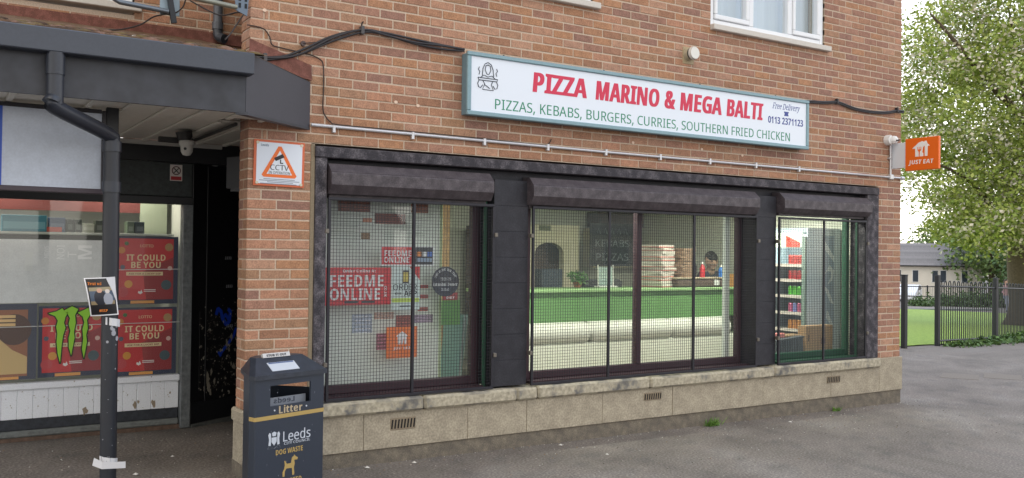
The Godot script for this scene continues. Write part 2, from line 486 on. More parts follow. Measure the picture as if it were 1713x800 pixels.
func shop_building() -> void:
	make_bricks()
	var t := thing("shop_building", "brown brick shop building with three black framed windows and a concrete plinth", "building", V(3.3, 0, 0))
	var m := Geo.new()
	m.box(V(-0.594, 0.5, -0.208), V(-0.105, 2.55, -0.004))
	m.box(V(-0.59, 2.55, -0.21), V(7.273, 4.06, -0.004))
	m.box(V(-0.59, 4.06, -0.21), V(0.83, 5.6, -0.004)); m.box(V(2.6, 4.06, -0.21), V(4.11, 5.6, -0.004)); m.box(V(5.87, 4.06, -0.21), V(7.273, 5.6, -0.004))
	m.box(V(6.85, 0.5, -0.21), V(7.273, 2.55, -0.004))
	var wall := part(t, "wall", m, M_mortar)
	var list := []
	for k in range(-27, 41):
		var y := 2.55 + k * 0.075
		var odd := posmod(k, 2) == 1
		if k < 0:
			if y > 0.52:
				if odd: course(list, -0.369, -0.11, y, 0.0, true)
				else: course(list, -0.487, -0.11, y, 0.0, false, 0.2268, -0.033)
			if y > 0.52: course(list, 6.85, 7.28, y, 0.0, odd)
		else:
			var spans := [[-0.369 if odd else -0.487, 7.28]]
			if y > 4.02: spans = [[-0.369 if odd else -0.487, 0.83], [2.6, 4.11], [5.87, 7.28]]
			for s in spans: course(list, s[0], s[1], y, 0.0, odd)
		# the corner brick and the one behind it, on the return of the pier
		if y > 0.52:
			var w := 0.218 if odd else 0.1
			var d := 0.1025 if odd else 0.215
			list.append([V(-0.597 + w * 0.5, y + 0.0375, -d * 0.5), V(w, 0.065, d), pick(-0.5, y)])
			if odd: list.append([V(-0.597 + 0.05, y + 0.0375, -0.165), V(0.1, 0.065, 0.1), pick(-0.5, y)])
	lay(wall, list, 300)
	# hidden faces that close the building
	var side := Geo.new()
	side.box(V(7.03, -0.05, -8.0), V(7.27, 5.6, -0.22)); side.box(V(-0.4, 2.95, -8.0), V(7.0, 3.1, -0.25)); side.box(V(-0.6, 5.6, -8.0), V(7.3, 5.75, 0.05)); side.box(V(-0.1, -0.05, -8.2), V(7.27, 5.6, -8.0))
	part(t, "shell", side, M(C8(150, 108, 88), 0.9, 0, "grain", 3.0))
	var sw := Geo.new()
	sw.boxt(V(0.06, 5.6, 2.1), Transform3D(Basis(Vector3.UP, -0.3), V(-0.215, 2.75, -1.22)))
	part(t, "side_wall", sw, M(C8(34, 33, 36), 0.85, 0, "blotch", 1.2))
	# lintel, jambs, pillars
	var worn := M(Color(1, 1, 1), 0.75, 0, "black_worn", 1.3, 0.12)
	var paint := M(Color(1, 1, 1), 0.6, 0, "black_paint", 1.1, 0.08)
	part(t, "lintel", cbx(-0.08, 6.845, 2.445, 2.53, -0.2, 0.022, 0.006), worn)
	part(t, "window_surround", cbx(-0.075, 0.02, 0.545, 2.444, -0.23, 0.012, 0.005), worn)
	part(t, "window_surround", cbx(6.64, 6.848, 0.54, 2.444, -0.23, 0.012, 0.005), worn)
	part(t, "window_surround", bx(-0.07, 6.84, 2.36, 2.44, -0.25, -0.1), paint)
	part(t, "stone_jamb", cbx(-0.112, -0.077, 0.54, 2.545, -0.2, 0.004, 0.004), M(C8(146, 132, 110), 0.9, 0, "grain", 5.0, 0.1))
	for s in [[1.57, 1.925, 8], [4.82, 5.14, 8]]:
		var pl := part(t, "pillar", bx(s[0] + 0.004, s[1] - 0.004, 0.55, 2.36, -0.28, -0.036), paint)
		for k in s[2]:
			part(pl, "block", cbx(s[0], s[1], 0.552 + k * 0.226, 0.552 + k * 0.226 + 0.2245, -0.27, -0.03 + rng.randf_range(-0.001, 0.001), 0.0012), paint)
	# plinth: sill stones, rendered panels, footing
	var sx := [-0.1, 0.87, 1.78, 2.0, 3.31, 5.05, 6.86]
	var sm := M(Color(1, 1, 1), 0.9, 0, "sill_stone", 0.45, 0.15)
	for i in sx.size() - 1:
		part(t, "sill_stone", cbx(sx[i] + 0.003, sx[i + 1] - 0.003, 0.425, 0.535 + rng.randf_range(-0.004, 0.004), -0.26, 0.06 + rng.randf_range(-0.006, 0.006), 0.018), sm)
	var px := [-0.62, 0.35, 1.3, 1.9, 2.75, 3.62, 4.9, 6.0, 6.86, 7.3]
	var rm := M(Color(1, 1, 1), 0.92, 0, "render", 0.9, 0.15)
	for i in px.size() - 1:
		var top := 0.424
		if i == 0: top = 0.5
		if i == px.size() - 2: top = 0.527
		part(t, "render_panel", cbx(px[i] + 0.0015, px[i + 1] - 0.0015, 0.138, top, -0.2, 0.022 + rng.randf_range(-0.002, 0.002), 0.003), rm)
	part(t, "pier_base", cbx(-0.625, -0.113, 0.425, 0.53, -0.24, 0.028, 0.015), rm)
	part(t, "footing", cbx(-0.61, 7.292, -0.2, 0.137, -0.25, 0.006, 0.004), M(Color(1, 1, 1), 0.95, 0, "plinth_low", 1.3, 0.2))
	# air bricks
	for a in [[0.695, 0.325, 0.225, 0.098], [3.362, 0.345, 0.222, 0.075], [6.04, 0.335, 0.226, 0.08]]:
		var ab := part(t, "air_brick", cbx(a[0] - a[2] / 2, a[0] + a[2] / 2, a[1] - a[3] / 2, a[1] + a[3] / 2, 0.0, 0.0265, 0.003), M(C8(150, 136, 116), 0.9, 0, "grain", 8.0))
		for k in 8:
			var g := Geo.new()
			g.boxt(V(0.013, a[3] * 0.74, 0.004), Transform3D(Basis(Vector3.BACK, -0.12), V(a[0] - a[2] * 0.5 + a[2] * (k + 0.5) / 8.0, a[1], 0.0262)))
			part(ab, "slot", g, M(C8(24, 22, 21), 0.9))
	# shop windows
	var maroon := M(C8(64, 40, 50), 0.5, 0, "soft", 2.0)
	var green := M(C8(34, 84, 62), 0.5, 0, "soft", 2.0)
	shop_window(t, 0.03, 1.5, [], maroon, green, "maroon")
	shop_window(t, 2.02, 4.80, [3.385], maroon, green, "maroon")
	shop_window(t, 5.25, 6.60, [], green, green, "green")
	upper_window(t, 4.11, 5.87, 4.08, 5.5, 0.0, [4.72, 5.32])
	upper_window(t, 0.83, 2.60, 4.06, 5.5, 0.0, [1.42, 2.0])

func shop_window(t: Node3D, x0: float, x1: float, mull: Array, fm: Material, gm: Material, _c: String) -> void:
	var w := part(t, "shop_window", bx(x0, x1 + 0.02, 0.535, 0.562, -0.31, -0.1), fm)
	part(w, "frame", cbx(x0, x0 + 0.06, 0.562, 2.36, -0.29, -0.215), fm)
	part(w, "frame", cbx(x1 - 0.035, x1 + 0.02, 0.562, 2.36, -0.29, -0.22), fm)
	part(w, "frame", cbx(x0 + 0.06, x1 - 0.035, 0.562, 0.632, -0.29, -0.22), fm)
	part(w, "frame", cbx(x0 + 0.06, x1 - 0.035, 2.24, 2.36, -0.29, -0.22), fm)
	for mx in mull: part(w, "mullion", cbx(mx - 0.03, mx + 0.03, 0.632, 2.24, -0.29, -0.215), fm)
	part(w, "shutter_guide", cbx(x1 + 0.025, x1 + 0.055, 0.54, 2.3, -0.15, -0.12, 0.003), gm)
	part(w, "reveal", bx(x1 + 0.021, x1 + 0.09, 0.54, 2.36, -0.33, -0.285), fm); part(w, "reveal", bx(x0 - 0.12, x0 - 0.001, 0.54, 2.36, -0.33, -0.285), fm)
	var xs := [x0 + 0.06] + mull + [x1 - 0.035]
	for i in xs.size() - 1:
		var a: float = xs[i] + (0.03 if i > 0 else 0.0)
		var b: float = xs[i + 1] - (0.03 if i < xs.size() - 2 else 0.0)
		for dz in [0.0, -0.02]: quadpart(w, "pane", V((a + b) / 2, 1.436, -0.245 + dz), b - a, 1.606, glass(0.04))

func upper_window(t: Node3D, x0: float, x1: float, y0: float, y1: float, z: float, mull: Array) -> void:
	var white := M(C8(226, 229, 234), 0.4)
	var w := part(t, "window", cbx(x0 - 0.005, x1 + 0.06, y0 - 0.062, y0 - 0.004, z - 0.16, z + 0.055, 0.006), M(C8(208, 202, 194), 0.6, 0, "soft", 3.0))
	w.set_meta("label", "white plastic casement window with three panes")
	part(w, "frame", cbx(x0 + 0.004, x0 + 0.06, y0, y1, z - 0.1, z - 0.02), white)
	part(w, "frame", cbx(x1 - 0.06, x1 - 0.004, y0, y1, z - 0.1, z - 0.02), white)
	part(w, "frame", cbx(x0 + 0.06, x1 - 0.06, y0, y0 + 0.06, z - 0.1, z - 0.02), white)
	for mx in mull: part(w, "mullion", cbx(mx - 0.035, mx + 0.035, y0 + 0.06, y1, z - 0.1, z - 0.018), white)
	var xs := [x0 + 0.06] + mull + [x1 - 0.06]
	for i in 3:
		var a: float = xs[i] + (0.035 if i else 0.0)
		var b: float = xs[i + 1] - (0.035 if i < 2 else 0.0)
		if i != 1: # opening sashes stand proud
			part(w, "sash", cbx(a + 0.004, b - 0.004, y0 + 0.064, y0 + 0.115, z - 0.09, z - 0.006, 0.008), white)
			part(w, "sash", cbx(a + 0.004, a + 0.05, y0 + 0.115, y1, z - 0.09, z - 0.006, 0.008), white)
			part(w, "sash", cbx(b - 0.05, b - 0.004, y0 + 0.115, y1, z - 0.09, z - 0.006, 0.008), white)
		quadpart(w, "pane", V((a + b) / 2, (y0 + y1) / 2 + 0.03, z - 0.06), b - a, y1 - y0 - 0.06, glass(0.12))
	# drawn net curtain in the room behind
	var g := Geo.new()
	var nn := 40
	for i in nn:
		var a: float = lerp(x0, x1, i / float(nn))
		var b: float = lerp(x0, x1, (i + 1) / float(nn))
		g.quad(V(a, y0, z - 0.22 - 0.015 * sin(i * 1.3)), V(b, y0, z - 0.22 - 0.015 * sin((i + 1) * 1.3)), V(b, y1, z - 0.22 - 0.015 * sin((i + 1) * 1.3)), V(a, y1, z - 0.22 - 0.015 * sin(i * 1.3)))
	part(w, "curtain", g, M(C8(196, 210, 226), 0.9))

# ---------------------------------------------------------------- neighbouring building and its canopy
func neighbour() -> void:
	var t := thing("neighbour_building", "recessed brown brick building above the dark canopy, with a white window sill", "building", V(-2.5, 0, -1.5))
	var Z := -1.5
	var m := Geo.new()
	m.box(V(-4.5, 2.75, Z - 0.22), V(-1.86, 3.70, Z - 0.004)); m.box(V(-1.14, 2.75, Z - 0.22), V(0.1, 5.6, Z - 0.004)); m.box(V(-1.86, 2.75, Z - 0.22), V(-1.14, 3.7, Z - 0.004))
	m.box(V(-4.5, 3.70, Z - 0.22), V(-3.0, 5.6, Z - 0.004))
	var wall := part(t, "wall", m, M_mortar)
	var list := []
	for k in range(0, 26):
		var y := 3.44 + k * 0.075
		var odd := k % 2 == 1
		for s in ([[-2.6, 0.05]] if y < 3.66 else [[-1.14, 0.05]]):
			course(list, s[0], s[1], y, Z, odd, 0.225, -0.96)
	lay(wall, list, 90)
	upper_window(t, -3.0, -1.15, 3.79, 5.5, Z, [-2.4, -1.75])
	part(t, "flashing", _slab([V(-4.5, 3.545, Z + 0.012), V(-0.06, 3.545, Z + 0.012), V(-0.06, 3.64, Z + 0.006), V(-4.5, 3.64, Z + 0.006)], 0.01), M(Color(1, 1, 1), 0.85, 0, "rust_red", 2.0, 0.1))
	# canopy
	var c := thing("canopy", "dark slate grey shopfront canopy with mossy felt roof and angled end", "canopy", V(-2.4, 2.65, 0.0))
	var slate := M(C8(66, 71, 82), 0.45, 0, "soft", 0.8)
	var slate2 := M(C8(58, 60, 68), 0.5, 0, "blotch", 0.8)
	part(c, "upper_fascia", cbx(-4.6, -0.735, 2.915, 3.06, 0.46, 0.60, 0.006), slate)
	part(c, "lower_fascia", bx(-4.6, -0.765, 2.66, 2.935, 0.47, 0.498), slate2)
	var e := _slab([V(-0.775, 2.652, 0.478), V(-0.14, 2.652, -0.016 + 0.006), V(-0.14, 3.02, -0.01), V(-0.775, 3.085, 0.478)], 0.022)
	part(c, "end_fascia", e, M(C8(62, 62, 70), 0.5, 0, "soft", 0.8))
	part(c, "soffit_trim", _slab([V(-0.83, 2.648, 0.49), V(-0.75, 2.648, 0.5), V(-0.125, 2.648, 0.01), V(-0.2, 2.648, -0.02)], 0.02), slate2)
	var rise := func(z: float) -> float: return 3.062 + 0.245 * (0.55 - z)
	var felt := M(Color(1, 1, 1), 0.95, 0, "moss", 3.0, 0.5)
	var r := Geo.new()
	var nx := 60
	var n1 := FastNoiseLite.new()
	n1.seed = 9; n1.frequency = 3.0
	for i in nx:
		for k in 12:
			var q := []
			for w in [[i, k], [i + 1, k], [i + 1, k + 1], [i, k + 1]]:
				var x: float = lerp(-4.6, -0.62, w[0] / float(nx))
				var z: float = lerp(0.565, -1.49, w[1] / 12.0)
				q.append(V(x, rise.call(z) + 0.012 * n1.get_noise_2d(x * 2, z * 3), z))
			r.quad(q[0], q[1], q[2], q[3])
	part(c, "felt_roof", r, felt)
	var hip := Geo.new()
	hip.tri(V(-0.765, 3.08, 0.498), V(-0.125, 3.02, 0.014), V(-0.62, 3.19, 0.012)); hip.tri(V(-0.765, 3.08, 0.498), V(-0.62, 3.19, 0.012), V(-0.70, 3.19, 0.012))
	part(c, "hip", hip, felt)
	part(c, "wall_flashing", _slab([V(-0.6, 3.10, 0.008), V(-0.118, 3.03, 0.008), V(-0.12, 3.145, 0.006), V(-0.6, 3.29, 0.006)], 0.01), M(Color(1, 1, 1), 0.8, 0, "rust_red", 2.0, 0.1))
	var ms := Geo.new()
	for i in 420: # moss cushions, grit and dead leaves along the roof edge
		var x := rng.randf_range(-3.6, -0.68)
		var z := 0.56 - pow(rng.randf(), 2.0) * 0.9
		ms.col = [Color(0.16, 0.09, 0.05), Color(0.17, 0.12, 0.05), Color(0.1, 0.06, 0.04), Color(0.24, 0.14, 0.1), Color(0.12, 0.08, 0.04)][rng.randi() % 5]
		if rng.randf() < 0.03: ms.col = Color(0.6, 0.58, 0.52)
		var s := rng.randf_range(0.012, 0.04)
		ms.lathe([Vector2(s, 0), Vector2(s * 0.85, s * 0.35), Vector2(0.001, s * 0.6)], 6, Transform3D(Basis(Vector3.UP, rng.randf() * 3.0).scaled(V(1.6, 1, 1)), V(x, rise.call(z) - 0.002, z)))
	var mo := part(c, "moss", ms, M(Color(1, 1, 1), 0.95, 0, "grain", 6.0, 0.3, true))
	mo.set_meta("kind", "stuff")
	# soffit of ribbed white boards
	var sf := M(C8(222, 217, 206), 0.7, 0, "soft", 1.5)
	for i in 16:
		var x := -0.05 - i * 0.235
		var zf: float = min(0.46, -(x + 0.13) * 0.76)
		var spans := [[-1.84, 0.46]] if zf >= 0.46 else ([[-1.84, -0.225], [0.006, zf]] if zf > 0.02 else [[-1.84, -0.225]])
		for q in spans:
			part(c, "soffit_board", cbx(x - 0.228, x, 2.69, 2.705, q[0], q[1], 0.004), sf)
			part(c, "soffit_rib", cbx(x - 0.25, x - 0.21, 2.672, 2.69, q[0], q[1], 0.006), sf)
	part(c, "soffit_cover", bx(-4.6, -0.77, 2.71, 2.73, -1.9, 0.46), sf)
	part(c, "soffit_cover", bx(-0.77, 0.1, 2.71, 2.73, -1.9, -0.225), sf)
	part(c, "edge_trim", cbx(-1.2, -0.3, 2.645, 2.685, -1.85, -1.82, 0.003), M(C8(190, 188, 182), 0.6))
	# rainwater pipe
	var p := thing("downpipe", "black rainwater downpipe with an offset bend below the canopy fascia", "drainpipe", V(-1.56, 0.02, 0.2))
	var black := M(C8(44, 48, 58), 0.4, 0, "soft", 3.0)
	part(p, "outlet", tb([V(-1.95, 2.915, 0.56), V(-1.95, 2.60, 0.56)], 0.05, 16), black)
	part(p, "offset", tb(smoothpath([V(-1.95, 2.63, 0.56), V(-1.948, 2.585, 0.558), V(-1.6, 2.48, 0.235), V(-1.566, 2.44, 0.2), V(-1.565, 2.37, 0.2)], 5), 0.05, 16), black)
	part(p, "pipe", tb([V(-1.565, 2.40, 0.2), V(-1.552, 0.0, 0.2)], 0.0525, 20), M(C8(36, 39, 47), 0.45, 0, "soft", 3.0))
	for y in [2.13, 2.40]: part(p, "collar", tb([V(-1.564, y - 0.035, 0.2), V(-1.564, y + 0.035, 0.2)], 0.06, 20), black)
	part(p, "collar", tb([V(-1.95, 2.78, 0.56), V(-1.95, 2.9, 0.56)], 0.055, 16), black)
	for i in 18: # splashes of white paint and torn sticker scraps
		var a := rng.randf_range(-0.9, 0.9)
		var y := rng.randf_range(0.25, 1.25) if i < 12 else rng.randf_range(1.1, 1.24)
		var s := rng.randf_range(0.0015, 0.0035) if i < 12 else rng.randf_range(0.008, 0.016)
		var g := Geo.new()
		g.prism(PackedVector2Array(disc(s, 7, rng.randf_range(0.8, 2.0))), 0.0525, 0.0535, Transform3D(Basis(Vector3.UP, a), V(-1.556, y, 0.2)))
		part(p, "paint_splash", g, M(C8(150, 152, 160), 0.7))
	# flyer taped round the pipe
	var f := thing("flyer", "black printed flyer with curled corner wrapped on the downpipe", "flyer", V(-1.56, 1.4, 0.26))
	var im := Image.create_empty(96, 144, false, Image.FORMAT_RGB8)
	im.fill(C8(222, 222, 226)); im.fill_rect(Rect2i(4, 4, 88, 136), C8(24, 22, 26)); im.fill_rect(Rect2i(8, 36, 80, 66), C8(70, 84, 104))
	im.fill_rect(Rect2i(8, 36, 80, 14), C8(150, 138, 110)); im.fill_rect(Rect2i(8, 88, 80, 14), C8(136, 120, 92))
	for q in [[40, 62, 20, C8(30, 32, 44)], [66, 68, 16, C8(150, 154, 166)], [40, 48, 9, C8(196, 150, 128)], [66, 52, 8, C8(206, 196, 190)]]:
		for y in 144:
			for x in 96:
				if pow((x - q[0]) / float(q[2]), 2) + pow((y - q[1] - (14 if q[2] > 12 else 0)) / (q[2] * 1.5 if q[2] > 12 else float(q[2])), 2) < 1.0 and y < 102 and y > 36: im.set_pixel(x, y, q[3])
	var st := SurfaceTool.new()
	st.begin(Mesh.PRIMITIVE_TRIANGLES)
	var pt := func(u: float, w: float) -> Vector3:
		var x: float = lerp(-1.728 + 0.045 * w, -1.545 + 0.03 * w, u)
		var y: float = 1.525 - 0.25 * w + 0.008 * u
		var z := 0.268 - 0.5 * pow(u - 0.75, 2.0) * 0.1 + 0.03 * (1.0 - u) * sin(w * 3.0)
		return V(x, y, z) - V(-1.56, 1.4, 0.26)
	for i in 8:
		for k in 8:
			for w in [[0, 0], [1, 0], [1, 1], [0, 0], [1, 1], [0, 1]]:
				st.set_uv(Vector2((i + w[0]) / 8.0, (k + w[1]) / 8.0)); st.add_vertex(pt.call((i + w[0]) / 8.0, (k + w[1]) / 8.0))
	st.generate_normals()
	var sh := MeshInstance3D.new()
	sh.name = "sheet"; sh.mesh = st.commit(); sh.material_override = img_mat(im, 0.35); f.add_child(sh)
	var orange := M(C8(226, 128, 44), 0.6)
	text(f, "Text wi", V(-1.668, 1.49, 0.276), 0.085, 0.02, orange, "serif_bold", Basis(Vector3.BACK, -0.02))
	text(f, "$EEP", V(-1.61, 1.312, 0.2785), 0.05, 0.018, orange, "serif_bold", Basis(Vector3.BACK, 0.02))
	var cu := Geo.new()
	cu.tri(V(-1.60, 1.53, 0.272), V(-1.535, 1.42, 0.276), V(-1.545, 1.535, 0.285)); cu.tri(V(-1.60, 1.53, 0.272), V(-1.53, 1.37, 0.268), V(-1.535, 1.42, 0.276))
	part(f, "curled_corner", cu, M(C8(214, 216, 224), 0.6))
	for q in [["tape_strip", "silvery crumpled sticky tape round the downpipe just under the flyer", 1.235, 0.05, 0.0], ["tape_strip", "loose white tape end tied round the foot of the downpipe", 0.31, 0.055, 0.07]]:
		var g := Geo.new()
		var nn := 14
		for i in nn:
			var a0: float = -1.5 + 3.0 * i / nn
			var a1: float = -1.5 + 3.0 * (i + 1) / nn
			var ce := V(-1.553, q[2], 0.2)
			var d0 := V(sin(a0), 0, cos(a0)) * (0.055 + 0.003 * sin(i * 2.1))
			var d1 := V(sin(a1), 0, cos(a1)) * (0.055 + 0.003 * sin((i + 1) * 2.1))
			g.quad(ce + d0 - V(0, q[3] / 2 + 0.01 * a0, 0), ce + d1 - V(0, q[3] / 2 + 0.01 * a1, 0), ce + d1 + V(0, q[3] / 2 - 0.01 * a1, 0), ce + d0 + V(0, q[3] / 2 - 0.01 * a0, 0))
		if q[4] > 0:
			g.quad(V(-1.60, 0.27, 0.258), V(-1.455, 0.262, 0.262), V(-1.455, 0.305, 0.262), V(-1.60, 0.315, 0.258))
			g.quad(V(-1.655, 0.295, 0.235), V(-1.6, 0.27, 0.258), V(-1.6, 0.32, 0.258), V(-1.645, 0.345, 0.235))
		single(q[0], q[1], "tape", g, M(C8(206, 206, 210), 0.4), V(-1.553, q[2], 0.2))
	# aerial bracket, wall bracket and pipe stub above the canopy
	var br := thing("aerial_bracket", "grey steel aerial arm with flat plate at the top above the canopy roof", "bracket", V(-1.0, 3.6, -0.75))
	var steel := M(C8(118, 128, 140), 0.4, 0.6)
	part(br, "arm", tb([V(-1.44, 3.64, -0.75), V(-1.38, 3.61, -0.75), V(-1.02, 3.59, -0.75)], 0.02, 8), steel)
	part(br, "plate", cbx(-1.08, -0.93, 3.57, 3.85, -0.79, -0.775, 0.003), M(C8(140, 158, 172), 0.5, 0.2))
	var lg := Geo.new()
	lg.boxt(V(0.04, 0.34, 0.03), Transform3D(Basis(Vector3.BACK, 0.18), V(-1.01, 3.67, -0.74)))
	part(br, "strut", lg, M(C8(52, 56, 62), 0.5, 0.4))
	var wb := thing("wall_bracket", "grey perforated steel plate on a horizontal pole at the building corner", "bracket", V(-0.6, 3.5, 0.02))
	part(wb, "pole", tb([V(-1.06, 3.53, 0.02), V(-0.70, 3.505, 0.02)], 0.018, 10), M(C8(140, 142, 132), 0.45, 0.4))
	var pg := Geo.new()
	pg.prism(PackedVector2Array([Vector2(-0.715, 3.60), Vector2(-0.71, 3.485), Vector2(-0.625, 3.45), Vector2(-0.612, 3.60)]), 0.012, 0.022)
	part(wb, "plate", pg, M(C8(104, 118, 134), 0.5, 0.3, "soft", 3.0))
	for i in 2:
		for k in 2: part(wb, "slot", bx(-0.69 + i * 0.045, -0.672 + i * 0.045, 3.505 + k * 0.05, 3.54 + k * 0.05, 0.022, 0.024), M(C8(30, 34, 40), 0.8))
	var stub := thing("waste_pipe", "grey plastic waste pipe ending in an elbow over the canopy roof", "pipe", V(-0.46, 3.6, -1.42))
	part(stub, "pipe", tb([V(-0.462, 5.0, -1.43), V(-0.462, 3.68, -1.43)], 0.04, 12), M(C8(92, 94, 100), 0.4))
	part(stub, "elbow", tb(smoothpath([V(-0.462, 3.70, -1.43), V(-0.455, 3.60, -1.42), V(-0.42, 3.57, -1.36)], 5), 0.043, 12), M(C8(60, 62, 68), 0.4))
	part(stub, "collar", tb([V(-0.462, 3.72, -1.43), V(-0.462, 3.66, -1.43)], 0.05, 12), M(C8(84, 86, 92), 0.4))
	var dark := M(C8(46, 38, 36), 0.7)
	for q in [["thin dark aerial cable drooping below the steel arm to the roof", [V(-1.02, 3.57, -0.74), V(-1.12, 3.545, -0.8), V(-1.22, 3.47, -0.82), V(-1.36, 3.42, -0.85), V(-1.5, 3.41, -0.9)]], ["thin dark cable looping beside the aerial plate", [V(-0.88, 3.9, -0.74), V(-0.9, 3.68, -0.74), V(-0.95, 3.6, -0.74), V(-1.0, 3.58, -0.74)]], ["thin dark cable crossing from waste pipe to the corner plate", [V(-0.86, 3.7, -0.74), V(-0.7, 3.56, -0.5), V(-0.66, 3.5, -0.1), V(-0.63, 3.47, 0.01)]], ["thin dark cable hanging from the corner plate onto the canopy roof", [V(-0.65, 3.46, 0.02), V(-0.7, 3.38, 0.02), V(-0.75, 3.3, 0.05), V(-0.8, 3.24, 0.08)]]]:
		single("cable", q[0], "cable", tb(smoothpath(q[1], 6), 0.006, 6), dark, q[1][0], "thin cables above the canopy")

func _slab(p: Array, t: float) -> Geo:
	var g := Geo.new()
	var n: Vector3 = ((p[1] - p[0]) as Vector3).cross(p[3] - p[0]).normalized() * t
	g.quad(p[0] + n, p[1] + n, p[2] + n, p[3] + n); g.quad(p[3], p[2], p[1], p[0])
	for i in 4: g.quad(p[i], p[(i + 1) % 4], p[(i + 1) % 4] + n, p[i] + n)
	return g

# ---------------------------------------------------------------- fittings on the brick wall
func wall_fittings() -> void:
	# main sign
	var s := thing("shop_sign", "long white lightbox sign with blue grey frame and red and green lettering", "sign", V(3.33, 2.88, 0.06))
	var fr := M(C8(132, 162, 172), 0.45, 0.1, "soft", 2.0)
	part(s, "box", bx(1.21, 5.455, 2.885, 3.40, 0.004, 0.1), M(C8(118, 146, 158), 0.5, 0.1, "soft", 2.0))
	part(s, "frame", cbx(1.195, 5.47, 3.375, 3.41, 0.1, 0.132, 0.006), fr); part(s, "frame", cbx(1.195, 5.47, 2.875, 2.912, 0.1, 0.132, 0.006), fr)
	part(s, "frame", cbx(1.195, 1.235, 2.9125, 3.3745, 0.1, 0.13, 0.006), fr); part(s, "frame", cbx(5.432, 5.47, 2.9125, 3.3745, 0.1, 0.13, 0.006), fr)
	part(s, "panel", bx(1.235, 5.432, 2.912, 3.375, 0.1, 0.116), M(C8(222, 230, 242), 0.3))
	var red := M(C8(206, 40, 76), 0.5)
	var gr := M(C8(28, 132, 100), 0.5)
	var blue := M(C8(48, 66, 142), 0.5)
	var zt := 0.1165
	var words := [["PIZZA", 1.865, 2.46], ["MARINO", 2.56, 3.325], ["&", 3.395, 3.535], ["MEGA", 3.60, 4.165], ["BALTI", 4.235, 4.757]]
	for w in words:
		for k in 3: text(s, w[0], V((w[1] + w[2]) / 2 + (k - 1) * 0.006, 3.222, zt + k * 0.0005), w[2] - w[1] - 0.012, 0.174, red, "bold", Basis(), 0.08)
	text(s, "PIZZAS, KEBABS, BURGERS, CURRIES, SOUTHERN FRIED CHICKEN", V(3.325, 2.982, zt), 3.70, 0.103, gr, "regular")
	text(s, "Free Delivery", V(5.117, 3.3, zt), 0.42, 0.085, blue, "serif", Basis(), 0.3)
	text(s, "0113 2371123", V(5.11, 3.155, zt), 0.545, 0.072, blue, "bold")
	flat(s, "telephone_mark", [[-0.035, -0.02], [0.035, -0.02], [0.024, 0.006], [0.03, 0.012], [0.036, 0.012], [0.036, 0.026], [-0.036, 0.026], [-0.036, 0.012], [-0.03, 0.012], [-0.024, 0.006]], V(5.117, 3.232, zt), blue)
	# line drawing of a veiled figure holding a steaming bowl
	var ink := M(C8(62, 70, 84), 0.6)
	var line := func(pts: Array, closed := false):
		var q := []
		for w in pts: q.append(V(1.40 + w[0], 3.22 + w[1], zt + 0.002))
		if closed: q.append(q[0])
		var g := Geo.new()
		g.tube(q, 0.0035, 5); part(s, "line_drawing", g, ink)
	line.call([[-0.055, 0.0], [-0.05, 0.06], [-0.03, 0.1], [0, 0.115], [0.03, 0.1], [0.05, 0.06], [0.058, 0.0]])
	line.call([[-0.028, 0.05], [-0.022, 0.085], [0, 0.095], [0.022, 0.085], [0.028, 0.05], [0.012, 0.018], [0, 0.012], [-0.012, 0.018]], true)
	line.call([[-0.075, -0.02], [-0.04, 0.005], [0.0, -0.008], [0.04, 0.005], [0.075, -0.02]])
	line.call([[-0.098, -0.02], [0.098, -0.02], [0.09, -0.04], [-0.09, -0.04]], true)
	line.call([[-0.05, -0.042], [-0.03, -0.07], [-0.052, -0.118], [0.056, -0.118], [0.034, -0.07], [0.05, -0.042]])
	line.call([[-0.085, -0.04], [-0.1, -0.07], [-0.09, -0.1], [-0.07, -0.105], [-0.052, -0.08]]); line.call([[0.085, -0.04], [0.1, -0.07], [0.09, -0.1], [0.07, -0.105], [0.052, -0.08]])
	line.call([[-0.085, 0.07], [-0.095, 0.05], [-0.08, 0.03], [-0.088, 0.005]]); line.call([[0.085, 0.07], [0.095, 0.05], [0.08, 0.03], [0.088, 0.005]])
	line.call([[-0.03, -0.075], [0.02, -0.105]])
	for x in [1.58, 2.68, 3.9, 5.0]:
		var lug := part(s, "fixing_lug", tb([V(x, 3.405, 0.06), V(x + 0.012, 3.43, 0.06)], 0.009, 6), M(C8(34, 32, 32), 0.6))
	# galvanised conduit with saddle clips
	var c := thing("conduit", "galvanised steel conduit running along the wall above the black lintel", "pipe", V(3.5, 2.67, 0.02))
	var zinc := M(C8(206, 206, 210), 0.35, 0.4, "soft", 3.0)
	part(c, "tube", tb([V(-0.12, 2.688, 0.022), V(2.7, 2.674, 0.022), V(7.26, 2.668, 0.022)], 0.0125, 10), zinc)
	for x in [0.063, 0.745, 1.429, 2.092, 2.753, 3.427, 4.093, 4.76, 5.432]:
		part(c, "saddle_clip", cbx(x - 0.012, x + 0.012, 2.64 , 2.70, 0.002, 0.037, 0.003), zinc)
	part(c, "junction_box", cbx(7.02, 7.085, 2.64, 2.70, 0.0, 0.045, 0.008), zinc)
	part(c, "end_cap", tb([V(7.24, 2.668, 0.022), V(7.30, 2.668, 0.022)], 0.022, 10), zinc)
	part(c, "riser", tb([V(7.045, 2.69, 0.022), V(7.045, 3.06, 0.022)], 0.0115, 10), zinc)
	part(c, "saddle_clip", cbx(7.005, 7.055, 2.885, 2.90, 0.002, 0.036, 0.003), zinc)
	# cables
	var rubber := M(C8(42, 40, 44), 0.55)
	var ca := thing("cable_bundle", "thick black cable bundle arching from canopy to the long white sign", "cable", V(0.3, 3.3, 0.03))
